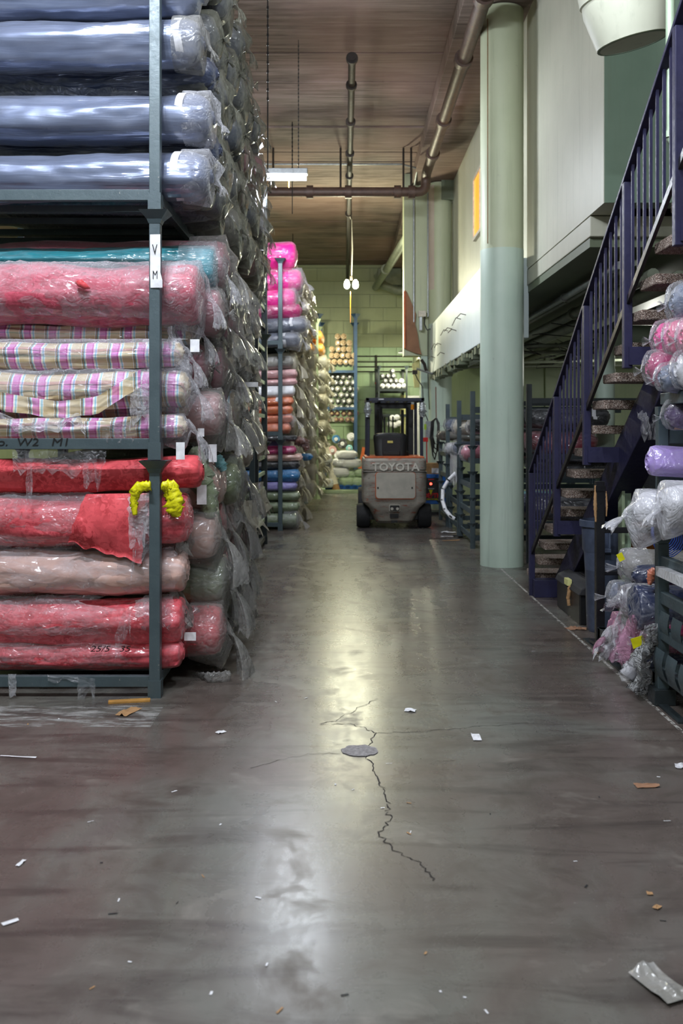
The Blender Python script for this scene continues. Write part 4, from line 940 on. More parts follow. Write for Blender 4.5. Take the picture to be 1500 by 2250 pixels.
for b, k0 in ((0, 1), (1, 0)):
    for l in range(3):
        for k in range(k0, 4):
            for q in range(4):
                D = (14.55, 15.95)[b]+.34*k; r2 = random.Random(b*100+l*20+k*5+q)
                c = [['sage', 'olive', 'maroon', 'lilac'], ['coral', 'orangew', 'dusty', 'creamw'], ['slate_end', 'magenta', 'hotpink', 'hotpink']][l][q] if b == 0 and k < 2 else r2.choice(['creamw', 'greige', 'dusty', 'whitew'])
                lim = (652, 656, 664)[l] if b == 0 else (668, 674, 678)[l]
                xe = -(CX-lim)*D/F-.02-.08*r2.random()-.02*k
                roll(xe, D, l*1.37+.13+q*.305, .155, c, '%s roll end, %s, %s bay, %s back, %s far left stack' % ({'hotpink': 'hot pink', 'magenta': 'magenta', 'orangew': 'orange', 'lilac': 'lilac'}.get(c) or CN[c], RW[q], ('lowest', 'middle', 'top')[l], ORD[k], 'nearer' if b == 0 else 'farther'), L=1.6, seed=r2.randrange(9), bag='film_cream', bagp=dict(body=.2, gap=.05, tail=.2, flare=.10, lean=.06), group='roll ends of the far left row')
MERGE['on'] = False
o = crumple([P(648, 968, 14.6), P(668, 972, 14.6), P(676, 990, 14.6)], [.06, .07, .04], 3).build('brown_cloth', M['brownw'], None, 180, at=P(660, 975, 14.6)); tag(o, 'dark brown cloth bundle poking out over the magenta roll', 'cloth')
roll(P(685, 1010, 15.5).x, 15.4, 1.02, .07, 'bluew', 'slim faded blue roll sticking out beside the magenta roll', L=.9, seed=3)

# far left pale stacks
def far_rack(x0, x1, y0, y1, h, label, mat, levels, post=.05):
    t = thing('tall_rack', label, 'rack', ((x0+x1)/2, y0, 0))
    for x in (x0, x1):
        for y in (y0, y1):
            o = MB().box((x-post/2, y-post/2, 0), (x+post/2, y+post/2, h)).build('post', M[mat], t)
            MB().cyl((x, y, h-.12), (x, y, h), post*.5, post*1.5, 4).build('post_cup', M[mat], o)
            MB().cyl((x, y, 0), (x, y, .12), post*1.6, post*.5, 4).build('post_foot', M[mat], o)
    for z in levels:
        for y in (y0, y1): MB().box((x0, y-.02, z-.035), (x1, y+.02, z+.035)).build('beam', M[mat], t)
        for x in (x0, x1): MB().box((x-.02, y0, z-.035), (x+.02, y1, z+.035)).build('side_rail', M[mat], t)
    return t
far_rack(-2.6, -.575, 20.8, 22.4, 3.92, 'pale green steel rack full of cream rolls at the far left', 'rack_green', (.25, 1.5, 2.7))
far_rack(-3.0, -.80, 18.0, 19.6, 3.4, 'slim dark rack behind the second left row', 'rack', (.25, 1.4, 2.5))
r = random.Random(5)
MERGE['on'] = True
for k in range(4):
    MERGE['on'] = k > 0
    for q in range(12):
        D = 20.95+.36*k+(.08 if q % 2 else 0); z = .3+q*.285; m = 'amberw' if q > 9 else r.choice(['creamw', 'whitew', 'creamw', 'cream'])
        xe = P(717 if q > 3 else 706, 0, D).x-.05*r.random()+.01*k+(.0 if k else .0)
        if q > 9: xe -= .05
        roll(xe, D, z, .145, m, '%s roll end, row %s up, %s back, on the far left pale rack' % ('amber' if m == 'amberw' else ('white' if m == 'whitew' else 'cream'), ['one', 'two', 'three', 'four', 'five', 'six', 'seven', 'eight', 'nine', 'ten', 'eleven', 'twelve'][q], (ORD[k] if k else 'first')), L=1.5, seed=r.randrange(9), bag='film_cream' if q < 10 else None, bagp=dict(body=.2, gap=.06, tail=.12, flare=.07), group='pale roll ends of the far left rack')
MERGE['on'] = True
for k in range(3):
    for q in range(9):
        D = 18.15+.4*k; roll(P(692, 0, D).x-.06*r.random(), D, .3+q*.3, .15, r.choice(['creamw', 'greige', 'whitew', 'aqua']), 'pale roll end, row %s up, %s back, on the slim dark rack' % (['one', 'two', 'three', 'four', 'five', 'six', 'seven', 'eight', 'nine'][q], (ORD[k] if k else 'first')), L=1.4, seed=r.randrange(9), bag='film_cream', bagp=dict(body=.2, gap=.06, tail=.12, flare=.07), group='pale roll ends of the slim dark rack')
MERGE['on'] = False
flush_merge('fabric_roll_stack', 'farther wrapped roll ends receding along the left racks, too slim to single out')
# racks against the back wall, rolls seen end-on (axis along the aisle)
def end_roll(px, py, D, R, mat, label, group, core='white_paper', L=1.0):
    p = P(px, py, D); o = thing('fabric_roll', label, 'fabric roll', (p.x, D, p.z), group); k = ('er', mat, core, round(R, 2))
    if k not in _rc:
        _rc[k] = (MB().lathe([(R*.2, .03), (R*.55, .0), (R*.9, .01), (R, .05), (R, L), (R*.5, L+.01)], (0, 0, 0), 18, 'y').mesh('fabric', M[mat], 50),
                  MB().lathe([(R*.42, -.02), (R*.40, -.035), (R*.2, -.04), (R*.2, .05)], (0, 0, 0), 12, 'y').mesh('core_tube', M[core], 50))
    link('fabric', _rc[k][0], o); link('core_tube', _rc[k][1], o); return o
br = far_rack(P(700, 0, 26).x, P(781, 0, 26).x, 26, 28.2, 4.65, 'dark blue steel rack with roll ends against the back wall', 'rack_blue', (2.08, 3.08), .09)
SH = 26.0
MB().box((P(700, 0, 26).x, 26, 3.06), (P(781, 0, 26).x, 28.2, 3.11)).build('shelf_deck', M['rack_blue'], br)
WRD = ['one', 'two', 'three', 'four', 'five', 'six', 'seven', 'eight', 'nine', 'ten']
for q, (n, x0) in enumerate(((5, 722), (5, 728), (4, 730), (3, 742), (2, 742))):
    for i in range(n): end_roll(x0+i*12.5+r.uniform(-1, 1), 795-q*14, 26.05+.03*q, .083, 'kraft', 'brown kraft roll on the upper back shelf, row %s up, number %s along' % (WRD[q], WRD[i]), 'kraft rolls on the upper back shelf', 'core' if (i+q) % 3 else 'white_paper')
for q in range(8):
    for i in range(5-(q > 6)): end_roll(724+i*13+(q % 2)*5+r.uniform(-1.5, 1.5), 922-q*13.5, 26.05+.02*q, .078, 'brownw' if q < 2 else ('blackw' if (i+q) % 3 else 'dusty'), '%s roll on the lower back shelf, row %s up, number %s along' % ('brown' if q < 2 else 'dark', WRD[q], WRD[i]), 'dark rolls on the lower back shelf', 'white_paper' if q > 1 else 'core')
for i, (px, py, R, m) in enumerate(((738, 965, .12, 'bluew'), (752, 975, .14, 'blackw'), (771, 960, .12, 'whitew'), (767, 985, .1, 'aqua'), (730, 990, .13, 'blush'), (742, 1000, .12, 'whitew'), (776, 1000, .13, 'dusty'), (760, 1002, .1, 'coral'))):
    end_roll(px, py, 26.3, R, m, '%s roll end in the jumble on the back rack' % ['blue', 'big black', 'white', 'aqua', 'pink', 'second white', 'grey', 'coral'][i], 'jumbled rolls low on the back rack')
b2 = far_rack(P(832, 0, 27).x, P(893, 0, 27).x, 27, 28.6, 3.3, 'thin dark rack with black and white rolls right of the back rack', 'rack_dark', (1.9, 2.62), .05)
for q, n in enumerate((5, 4, 3, 1)):
    for i in range(n): end_roll(840+i*12+(q % 2)*6+(q > 2)*16, 848-q*11, 27.02, .075, 'whitew' if q < 1 or i == 3 else 'blackw', '%s roll end on the thin dark rack, row %s up, number %s along' % ('white' if q < 1 or i == 3 else 'black', WRD[q], WRD[i]), 'roll ends on the thin dark rack', 'white_paper')
for i, (px, py) in enumerate(((857, 932), (868, 934), (876, 930), (862, 918), (872, 917))):
    end_roll(px, py, 26.9, .085, 'whitew', 'white roll seen through the forklift cage, number %s' % WRD[i], 'white rolls seen through the forklift cage', 'white_paper')
for i, z in enumerate((3.72, 3.55, 3.4, 3.25)): pipe('back_pipe', 'thin dark pipe across the back wall, %s from the top' % ORD[i].replace('front', 'first'), [(.35, 28.98, z), (2.08, 28.98, z)], .02, 'pipe_dark', group='thin pipes on the back wall', n=8)
pipe('back_riser', 'thin dark upright pipe with a red valve on the back wall', [(.98, 28.93, .05), (.98, 28.93, 3.75)], .03, 'pipe_dark', [((.98, 28.93, 2.9), z_)], collar_mat='red')
# pallets with wrapped bundles on a low steel platform
pf = thing('steel_platform', 'low perforated steel platform edge across the end of the aisle', 'platform', (0, 22.8, 0))
MB().box((P(700, 0, 22.6).x, 22.6, .0), (P(905, 0, 22.6).x, 22.66, .07)).build('edge_beam', M['rack_green'], pf, bevel=.004)
MB().box((P(700, 0, 22.6).x, 22.66, .05), (P(905, 0, 22.6).x, 26, .07)).build('deck_plate', M['rack_green'], pf)
g = MB()
for i in range(60): x = P(702, 0, 22.6).x+i*.037; g.box((x, 22.7, .07), (x+.012, 25, .076))
o = g.build('grating_bars', M['rack_green'], pf); o['kind'] = 'stuff'
def bundle(px, py, D, w, h, mat, label, seed, group='wrapped bundles on the platform'):
    p = P(px, py, D); g = MB(); n = 18
    g.v = []
    for i in range(13):
        la = -PI/2+PI*i/12
        for k in range(n):
            a = 2*PI*k/n; c = math.copysign(abs(math.cos(a))**.6, math.cos(a)); s = math.copysign(abs(math.sin(a))**.6, math.sin(a)); cl = abs(math.cos(la))**.5
            m = 1+.14*fb(c*2+seed, s*2, la*2)
            g.v.append((c*cl*w/2*m, s*cl*w/2*m, h/2+math.copysign(abs(math.sin(la))**.7, math.sin(la))*h/2*m))
    g.f = [(i*n+k, i*n+(k+1) % n, (i+1)*n+(k+1) % n, (i+1)*n+k) for i in range(12) for k in range(n)]
    o = thing('wrapped_bundle', label, 'bundle', p, group); link('bundle', g.mesh('bundle', M[mat], 70), o)
    g2 = MB(); g2.grid(lambda i, j: (math.copysign(abs(math.cos(i*.35))**.6, math.cos(i*.35))*w*.515, math.copysign(abs(math.sin(i*.35))**.6, math.sin(i*.35))*w*.515, h*(.42+.12*j)), 19, 2); link('tape_band', g2.mesh('tape', M['film'], True), o)
    return o
pl = thing('pallet', 'blue pallet under the wrapped bundles', 'pallet', (P(765, 0, 23.4).x, 23.2, .07))
for k in range(3): MB().box((-.45, 23.0+.4*k, .075), (.5, 23.1+.4*k, .15)).build('runner', M['blue'], pl)
for k in range(6): MB().box((-.45+.165*k, 22.95, .15), (-.34+.165*k, 23.95, .17)).build('board', M['blue'], pl)
for i, (px, py, w, h, m, lab) in enumerate(((762, 1070, .42, .26, 'greenbag', 'pale green wrapped bundle, bottom left'), (788, 1070, .42, .25, 'greenbag', 'pale green wrapped bundle, bottom right'), (770, 1050, .3, .2, 'greenbag', 'small green wrapped bundle in the middle'), (792, 1048, .36, .2, 'greenbag', 'green wrapped bundle half behind the forklift'),
                                        (748, 1048, .45, .24, 'whitew', 'white wrapped bundle, second tier left'), (772, 1028, .5, .22, 'whitew', 'white wrapped bundle, third tier'), (748, 1025, .4, .2, 'whitew', 'white wrapped bundle, third tier left'), (762, 1008, .5, .2, 'whitew', 'topmost white wrapped bundle'))):
    bundle(px, py, 23.2, w, h, m, lab+' on the platform', i)
for i, (px, py, m) in enumerate(((712, 1072, 'whitew'), (722, 1072, 'whitew'), (708, 1050, 'bluegrey'), (716, 1035, 'blackw'), (706, 1020, 'whitew'), (720, 1018, 'whitew'))):
    bundle(px, py, 22.9, .22, .22, m, '%s small bag in the pile left of the white bundles, %s' % (['white', 'white', 'grey', 'black', 'white', 'pale'][i], ['bottom left', 'bottom right', 'second tier', 'middle', 'upper left', 'upper right'][i]), i+10, 'small bags left of the white bundles')
t = thing('cardboard_tube', 'long cream cardboard core leaning against the pale rolls', 'tube', P(737, 1072, 22.95))
MB().cyl(P(737, 1072, 22.95), P(708, 960, 23.4), .09, n=14).build('tube', M['cream'], t, 60)
MB().cyl(P(739, 1079, 22.93), P(736, 1066, 22.97), .095, n=14).build('torn_end', M['card'], t, 60)
for i, (a, b) in enumerate((((784, 1063), (800, 983)), ((798, 1063), (805, 990)))):
    o = MB().bar(P(a[0], a[1], 25), P(b[0], b[1], 25), .1, .04).build('orange_plank', M['orange'], None, at=P(*a, 25)); tag(o, ['orange plank leaning behind the forklift', 'shorter orange plank beside it behind the forklift'][i], 'plank')
t = thing('end_door', 'pale yellow steel door at the far end behind the forklift cage', 'door', P(890, 1050, 28)); MB().box(P(879, 1052, 28.2), P(893, 868, 28.3)).build('door_panel', plain('pale_yellow', 'd9d69a', .5), t)
MB().box(P(893, 1052, 28.1), P(925, 870, 28.3)).build('side_panel', M['whitew'], t, bevel=.01)

# ------------------------------------------------------------------ forklift
FX, FY = .775, 14.55
fk = thing('forklift', 'worn grey and orange electric forklift seen from behind in the aisle', 'forklift', (FX, FY, 0))
def fq(px, py, D=14.5): return P(px, py, D)
fs = F/14.5
def fz(py): return CZ+(HY-py)/fs
W = .485
# counterweight: profile lofted in z, plan with rounded rear corners
secs = [(fz(1152), .27, .20), (fz(1146), .30, .13), (fz(1118), .385, .05), (fz(1104), W, .02), (fz(1040), W+.005, .0), (fz(1036), W, .0), (fz(1034), W-.012, .02), (fz(1032), W+.002, 0), (fz(1012), W, .0), (fz(1008), W-.01, .02), (fz(1007), W-.03, .06)]
g = MB(); n = 22
for z, w, back in secs:
    rc = .12
    pts = []
    for k in range(8): a = PI+PI/2*k/7; pts.append((FX-w+rc+rc*math.cos(a), FY+back+rc+rc*math.sin(a)-.05))
    for k in range(8): a = 1.5*PI+PI/2*k/7; pts.append((FX+w-rc+rc*math.cos(a), FY+back+rc+rc*math.sin(a)-.05))
    pts += [(FX+w, FY+.5), (FX+w, FY+.9), (FX-w, FY+.9), (FX-w, FY+.5)]
    g.v += [(x, y, z) for x, y in pts]
n = 20
g.f = [(i*n+k, i*n+(k+1) % n, (i+1)*n+(k+1) % n, (i+1)*n+k) for i in range(len(secs)-1) for k in range(n)]+[tuple(range(n))[::-1], tuple(range((len(secs)-1)*n, len(secs)*n))]
g.build('counterweight', M['fork_body'], fk, 28)
MB().box((FX-W+.03, FY+.03, fz(1007.5)), (FX+W-.03, FY+1.0, fz(1003.5))).build('top_cover', M['orange'], fk, bevel=.01)
ya = FY-.052
def rr(x0, z0, x1, z1, r, y0, y1, n=5):
    pts = []
    for cx_, cz_, a0 in ((x1-r, z1-r, 0), (x0+r, z1-r, PI/2), (x0+r, z0+r, PI), (x1-r, z0+r, 1.5*PI)):
        for k in range(n): a = a0+PI/2*k/(n-1); pts.append((cx_+r*math.cos(a), cz_+r*math.sin(a)))
    return MB().prism(pts, y0, y1)
q0, q1 = fq(824, 1097), fq(913, 1037)
rr(q0.x, q0.z, q1.x, q1.z, .05, ya-.004, ya+.02).build('panel_seam', M['orange'], fk)
rr(q0.x+.012, q0.z+.012, q1.x-.006, q1.z-.006, .045, ya-.014, ya+.02).build('rear_panel', M['fork_panel'], fk, bevel=.004)
for px in (830, 905):
    c = fq(px, 1072); MB().box((c.x-.012, ya-.017, c.z-.015), (c.x+.012, ya, c.z+.015)).build('latch_hole', M['black'], fk)
text('lettering', 'TOYOTA', M['letter'], (fq(869, 1027).x, ya-.003, fq(0, 1027).z), .165, fk, sx=1.05, depth=.008, off=.003)
g = MB()
for z_0, th in ((fz(1036.5), .008),): g.box((FX-W-.003, ya-.004, z_0-th), (FX+W+.003, ya+.2, z_0))
g.build('body_groove', M['black'], fk)
q0, q1 = fq(855, 1124), fq(879, 1109); rr(q0.x, q0.z, q1.x, q1.z, .015, ya+.02, ya+.06).build('hitch_frame', M['fork_panel'], fk)
ht = rr(q0.x+.01, q0.z+.01, q1.x-.01, q1.z-.01, .012, ya+.005, ya+.05).build('tow_hitch', M['black'], fk)
for px in (861, 873):
    c = fq(px, 1118); MB().cyl((c.x, ya, c.z), (c.x, ya+.02, c.z), .022, n=12).build('hitch_pin', M['fork_panel'], ht)
q0, q1 = fq(857, 1139), fq(876, 1130); MB().box((q0.x, ya+.07, q0.z), (q1.x, ya+.12, q1.z)).build('vent_slot', M['black'], fk)
q0, q1 = fq(860, 1150), fq(874, 1145); MB().box((q0.x, ya+.10, q0.z), (q1.x, ya+.2, q1.z)).build('vent_slot', M['black'], fk)
for sx in (-1, 1):
    cx_ = FX+sx*.475; w = MB().lathe([(.10, -.09), (.17, -.10), (.185, -.075), (.19, 0), (.185, .075), (.17, .10), (.10, .09)], (cx_, FY+.32, .19), 30, 'x').build('rear_wheel', M['rubber'], fk, 40)
    MB().lathe([(.02, -.10), (.09, -.10), (.10, -.06), (.10, .06), (.09, .10), (.02, .10)], (cx_, FY+.32, .19), 18, 'x').build('wheel_rim', M['black_steel'], w, 40)
    w = MB().lathe([(.12, -.1), (.26, -.11), (.28, 0), (.26, .11), (.12, .1)], (FX+sx*.42, FY+1.7, .28), 30, 'x').build('front_wheel', M['rubber'], fk, 40)
MB().box((FX-.42, FY+.3, .12), (FX+.42, FY+2.0, .62)).build('chassis', M['black_steel'], fk, bevel=.01)
MB().box((FX-.45, FY+.9, .62), (FX+.45, FY+1.05, 1.05)).build('battery_hood', M['orange'], fk, bevel=.02)
# overhead guard
D1 = 15.0
def gq(px, py, D=D1): return P(px, py, D)
zt = gq(0, 874).z; x0, x1 = gq(804, 0).x, gq(932, 0).x
gd = MB().box((x0, D1, zt-.055), (x1, D1+.05, zt)).box((x0, D1+1.25, zt-.05), (x1, D1+1.3, zt)).box((x0, D1, zt-.05), (x0+.05, D1+1.3, zt)).box((x1-.05, D1, zt-.05), (x1, D1+1.3, zt)).build('overhead_guard', M['navy'], fk, bevel=.006)
for k in range(6):
    x = x0+.09+k*(x1-x0-.18)/5; MB().box((x-.02, D1+.04, zt-.045), (x+.02, D1+1.27, zt-.01)).build('guard_bar', M['navy'], gd)
MB().box((gq(831, 0).x, D1-.004, zt-.03), (gq(843, 0).x, D1, zt-.015)).build('sticker', M['white_paper'], gd)
for px, sx in ((808.5, -1), (926.5, 1)):
    a, b = gq(px, 1006), gq(px+sx*-1, 884)
    MB().bar((a.x, D1+.05, a.z), (b.x, D1+.05, zt-.03), .05, .06, (0, 1, 0)).build('rear_pillar', M['navy'], fk, bevel=.006)
    MB().bar((a.x, D1+1.25, .6), (b.x, D1+1.25, zt-.03), .05, .06, (0, 1, 0)).build('front_pillar', M['navy'], fk, bevel=.006)
    g = crumple([gq(px+sx*1.5, 884, D1-.06), gq(px+sx*1.5, 900, D1-.06), gq(px+sx*1.0, 917, D1-.06)], [.03, .055, .035], 4+sx); g.build('work_light', M['galv'], fk, 180)
for px, w in ((830, 15), (900, 15)):
    a = gq(px, 0, 16.4); ww = w/2*16.4/F; MB().box((a.x-ww, 16.35, .15), (a.x+ww, 16.5, 2.0)).build('mast_rail', M['black_steel'], fk, bevel=.006)
    MB().cyl((a.x+(.09 if px < 850 else -.09)*.6, 16.3, .4), (a.x+(.09 if px < 850 else -.09)*.6, 16.3, 1.9), .02, n=10).build('mast_chain', M['black'], fk)
for z in (.5, 1.15, 1.93): MB().box((gq(830, 0, 16.4).x, 16.38, z-.05), (gq(900, 0, 16.4).x, 16.46, z+.05)).build('mast_crossbar', M['black_steel'], fk)
for i in range(3):
    x = gq(845+i*9, 0, 16.9).x; MB().box((x-.012, 16.9, .6), (x+.012, 16.93, 1.75)).build('load_backrest_bar', M['black_steel'], fk)
# seat
g = MB(); n = 24; prof = [(1004, 33), (998, 35), (975, 36.5), (962, 38), (956, 37), (952.5, 30), (951, 14)]
for py, hw in prof:
    z = gq(0, py, 14.95).z; w = hw*14.95/F
    for k in range(n):
        a = 2*PI*k/n; c = math.copysign(abs(math.cos(a))**.45, math.cos(a)); s = math.copysign(abs(math.sin(a))**.45, math.sin(a)); g.v.append((gq(858, 0, 14.95).x+c*w, 15.0+s*.1+(.05 if py < 980 else 0), z))
g.f = [(i*n+k, i*n+(k+1) % n, (i+1)*n+(k+1) % n, (i+1)*n+k) for i in range(len(prof)-1) for k in range(n)]+[tuple(range((len(prof)-1)*n, len(prof)*n))]
se = g.build('seat_back', M['black'], fk, 40)
q0, q1 = gq(839, 1001, 14.87), gq(880, 962, 14.87); rr(q0.x, q0.z, q1.x, q1.z, .03, 14.895, 14.93).build('seat_shell_panel', M['rubber'], se, bevel=.004)
q0, q1 = gq(842, 1000, 14.85), gq(878, 992, 14.85); MB().box((q0.x, 14.88, q0.z), (q1.x, 14.91, q1.z)).build('seat_handle', M['black'], se, bevel=.004)
q0, q1 = gq(851, 973.5, 14.87), gq(863, 968.5, 14.87); MB().box((q0.x, 14.885, q0.z), (q1.x, 14.90, q1.z)).build('yellow_label', plain('pale_yellow_label', 'cfc268', .5), se)
MB().box((FX-.25, 15.05, fz(1004)-.02), (FX+.25, 15.5, fz(1004)+.08)).build('seat_cushion', M['black'], fk, bevel=.03)
bc = gq(906, 893, 14.95); bb = MB().cyl((bc.x, 14.95, bc.z-.05), (bc.x, 14.95, bc.z+.03), .028, n=14).build('beacon', M['amber'], fk, 40)
MB().cyl((bc.x, 14.95, bc.z+.03), (bc.x, 14.95, bc.z+.07), .024, n=14).build('beacon_cap', M['galv'], bb)
MB().tube([gq(838, 905, 15.2), gq(844, 930, 15.2), gq(844, 952, 15.2)], .012, 6).build('hose', M['wire'], fk)
for sx in (-1, 1): MB().cyl((FX+sx*.2, 15.9, .9), (FX+sx*.2, 15.9, 1.85), .025, n=10).build('tilt_cylinder', M['black'], fk)

# charger, carton, switch box, cables by the far column
ch = thing('battery_charger', 'blue battery charger with red lamp and red lettering right of the forklift', 'charger', (P(958, 0, 17).x, 17, 0))
q0, q1 = P(925, 1108, 17), P(984, 1042, 17)
MB().box((q0.x, 17, q0.z), (q1.x, 17.5, q1.z)).build('cabinet', M['blue'], ch, bevel=.012)
q2, q3 = P(930, 1099, 17), P(967, 1050, 17); MB().box((q2.x, 16.985, q2.z), (q3.x, 17.0, q3.z)).build('front_panel', M['black'], ch)
for x in (q0.x+.03, q1.x-.03): MB().box((x-.02, 17.05, 0), (x+.02, 17.45, q0.z)).build('leg', M['black_steel'], ch)
MB().box((q0.x, 17.0, .0), (q1.x, 17.5, .05)).build('base_tray', M['black_steel'], ch)
c = P(946, 1063, 17); MB().cyl((c.x, 16.975, c.z), (c.x, 16.985, c.z), .022, n=12).build('red_lamp', M['led_red'], ch)
c = P(947, 1053, 17); MB().box((c.x-.05, 16.98, c.z-.01), (c.x+.05, 16.985, c.z+.006)).build('red_bar', M['red'], ch)
c = P(946, 1076, 17); MB().prism([(c.x-.035, c.z), (c.x+.035, c.z), (c.x, c.z-.1)], 16.975, 16.985).build('yellow_triangle', M['yellow'], ch)
MB().box((c.x-.05, 16.976, c.z+.01), (c.x+.06, 16.984, c.z+.03)).build('grey_plate', M['galv'], ch)
text('lettering', 'DEPTH', M['red'], (P(949, 0, 17).x, 16.98, P(0, 1089, 17).z), .115, ch, depth=.003, off=.004, sx=.85)
text('lettering', 'CHARGER', M['yellow'], (P(949, 0, 17).x, 16.98, P(0, 1097, 17).z), .04, ch, depth=.003, sx=1.1)
ct = thing('carton', 'open cardboard carton with white label on top of the blue charger', 'box', P(955, 1042, 17.2))
q0, q1 = P(936, 1042, 17.1), P(972, 1018, 17.1); MB().box((q0.x, 17.1, q0.z+.002), (q1.x, 17.4, q1.z)).build('carton_body', M['card'], ct)
MB().box((P(948, 0, 17.1).x, 17.095, q0.z+.02), (P(971, 0, 17.1).x, 17.1, q0.z+.11)).build('carton_label', M['white_paper'], ct)
MB().bar((q1.x, 17.2, q1.z), (q1.x+.08, 17.2, q1.z-.06), .28, .006, (1, 0, 0)).build('flap', M['card'], ct)
o = crumple([P(957, 1020, 17.2), P(965, 1014, 17.2), P(975, 1018, 17.2)], [.02, .04, .02], 3).build('white_scrap', M['white_paper'], None, 180, at=P(965, 1015, 17.2)); tag(o, 'crumpled white paper on the cardboard carton', 'paper')
sb = thing('switch_box', 'grey electrical switch box on the wall left of the far column', 'switch box', P(943, 965, 18.3))
q0, q1 = P(935, 962, 18.25), P(950, 925, 18.25); MB().box((q0.x, 18.25, q0.z), (q1.x, 18.4, q1.z)).build('box_body', M['greybox'], sb, bevel=.01)
MB().box((q0.x+.03, 18.24, q0.z+.08), (q1.x-.03, 18.25, q1.z-.1)).build('cover', M['galv'], sb)
MB().box((P(931, 0, 18.3).x, 18.24, P(0, 944, 18.3).z), (P(936, 0, 18.3).x, 18.26, P(0, 932, 18.3).z)).build('lime_sticker', M['lime'], sb)
q = P(934, 966, 18.2); MB().box((q.x-.04, 18.15, q.z-.04), (q.x+.05, 18.25, q.z+.04)).build('red_plug', M['red'], sb, bevel=.008)
MB().tube([P(937, 968, 18.2), P(937, 1000, 18.2), P(938, 1020, 18.2)], .012, 6).build('lead', M['red'], sb)
cb = thing('cable_loop', 'coiled black charging cable hanging from a cord by the far column', 'cable', P(958, 918, 17.6))
MB().tube([P(957, 850, 17.6), P(958, 918, 17.6)], .010, 6).build('cord', plain('red_brown_cord', '7a4a3c', .6), cb)
for i in range(4):
    dx = (i-1.5)*1.6; MB().tube([P(957, 919, 17.6), P(950+dx, 926, 17.55), P(948+dx, 960, 17.55), P(953+dx, 1000-i*8, 17.5), P(957+dx, 1010-i*12, 17.5), P(962+dx, 990, 17.55), P(963+dx*.6, 935, 17.55), P(958, 919, 17.6)], .013, 6).build('cable', M['wire'], cb)
MB().tube([P(958, 919, 17.55), P(964, 930, 17.5), P(964, 1000, 17.3), P(967, 1050, 16.9), P(970, 1095, 16.9)], .016, 6).build('cable', M['wire'], cb)
ar = thing('wall_bracket', 'bent steel conduit arm with clamps beside the fascia end', 'bracket', P(930, 800, 18))
MB().tube([P(915, 810, 18), P(930, 815, 18), P(945, 820, 18), P(965, 822, 18)], .02, 8).build('arm', M['galv'], ar)
MB().tube([P(925, 790, 18), P(932, 800, 18), P(936, 815, 18)], .03, 8).build('arm', M['pipe_dark'], ar)
MB().box(P(906, 822, 17.95), P(916, 814, 18.05)).build('plug', M['pipe_dark'], ar)
MB().tube([P(912, 822, 18), P(918, 835, 18), P(928, 850, 18), P(930, 900, 18), P(940, 925, 18)], .01, 6).build('wire', M['wire'], ar)
# ------------------------------------------------------------------ nested racks between forklift and near column
def nest(x, y0, y1, levels, step, label, mat='rack', extra=0.):
    t = thing('nested_rack', label, 'rack', (x+.5, y0, 0), 'nested low racks right of the forklift')
    for l in range(levels):
        for yy in (y0, y1):
            z = l*step; m = M[mat]
            for xx in (x, x+1.9):
                o = MB().box((xx-.03, yy-.03, z), (xx+.03, yy+.03, z+step)).build('post', m, t)
                MB().cyl((xx, yy, z+step-.05), (xx, yy, z+step), .035, .075, 4).build('post_cup', m, o)
        MB().box((x-.012, y0, l*step+.10), (x+.012, y1, l*step+.17)).build('side_rail', m, t, bevel=.002)
        MB().box((x+1.9-.012, y0, l*step+.10), (x+1.9+.012, y1, l*step+.17)).build('side_rail', m, t)
        MB().box((x, y0-.012, l*step+.10), (x+1.9, y0+.012, l*step+.17)).build('cross_rail', m, t)
    if extra:
        for yy in (y0,): MB().box((x-.03, yy-.03, levels*step), (x+.03, yy+.03, levels*step+extra)).build('tall_post', M[mat], t)
        MB().box((x, y0-.02, levels*step+extra-.28), (x+1.9, y0+.02, levels*step+extra-.2)).build('top_rail', M[mat], t)
    return t
nest(1.655, 12.28, 13.55, 4, .33, 'nearest stack of nested grey racks with rails, left of the big column', extra=.70)
nest(1.655, 13.72, 14.85, 4, .33, 'middle stack of nested grey racks behind the nearest one', extra=.62, mat='rack')
nest(1.63, 15.0, 16.1, 4, .33, 'farthest stack of nested racks near the blue charger', extra=.6)
for i, (px, py, D, R, m, lab) in enumerate(((1018, 1012, 12.6, .11, 'rosew', 'rose roll end'), (1048, 1015, 12.9, .12, 'pinkw', 'pink roll end with white tag'), (1000, 1003, 13.9, .13, 'bluegrey', 'grey blue roll end'), (982, 1000, 14.6, .10, 'whitew', 'white roll end'),
                                   (1032, 953, 12.5, .10, 'blackw', 'black roll end'), (1000, 955, 13.7, .12, 'creamw', 'cream roll end'), (1012, 955, 14.0, .13, 'aqua', 'aqua roll end'), (982, 948, 14.9, .11, 'bluegrey', 'small grey roll end'), (966, 968, 15.6, .09, 'dusty', 'dull wrapped roll end'), (1070, 955, 12.6, .11, 'navyw', 'navy roll end'))):
    p = P(px, py, D); roll(p.x, D+R, p.z, R, m, lab+' on the nested racks right of the forklift', L=1.5, seed=i, face=-1, bag='film_tight', bagp=dict(cap=1, tuft=.06), rnd=.08, fade=.6)
o = thing('plastic_sheet', 'white plastic sheet draped over the nested racks beside the charger', 'plastic sheet', P(992, 1055, 14.2))
drape(o, [P(988, 995, 13.9), P(995, 1000, 13.7), P(1003, 1002, 13.5)], .42, 'film_white', 'sheet', 3, nx=16, hem=.3)
t = thing('striped_hose', 'white hose with black stripes curving down by the nested racks', 'hose', P(975, 1090, 13.6))
q = [P(1000, 1040, 13.6), P(985, 1055, 13.5), P(973, 1075, 13.5), P(972, 1100, 13.4), P(978, 1120, 13.3), P(990, 1135, 13.2), P(998, 1140, 13.2)]
MB().tube(q, .028, 10).build('hose', M['white_paper'], t, 60)
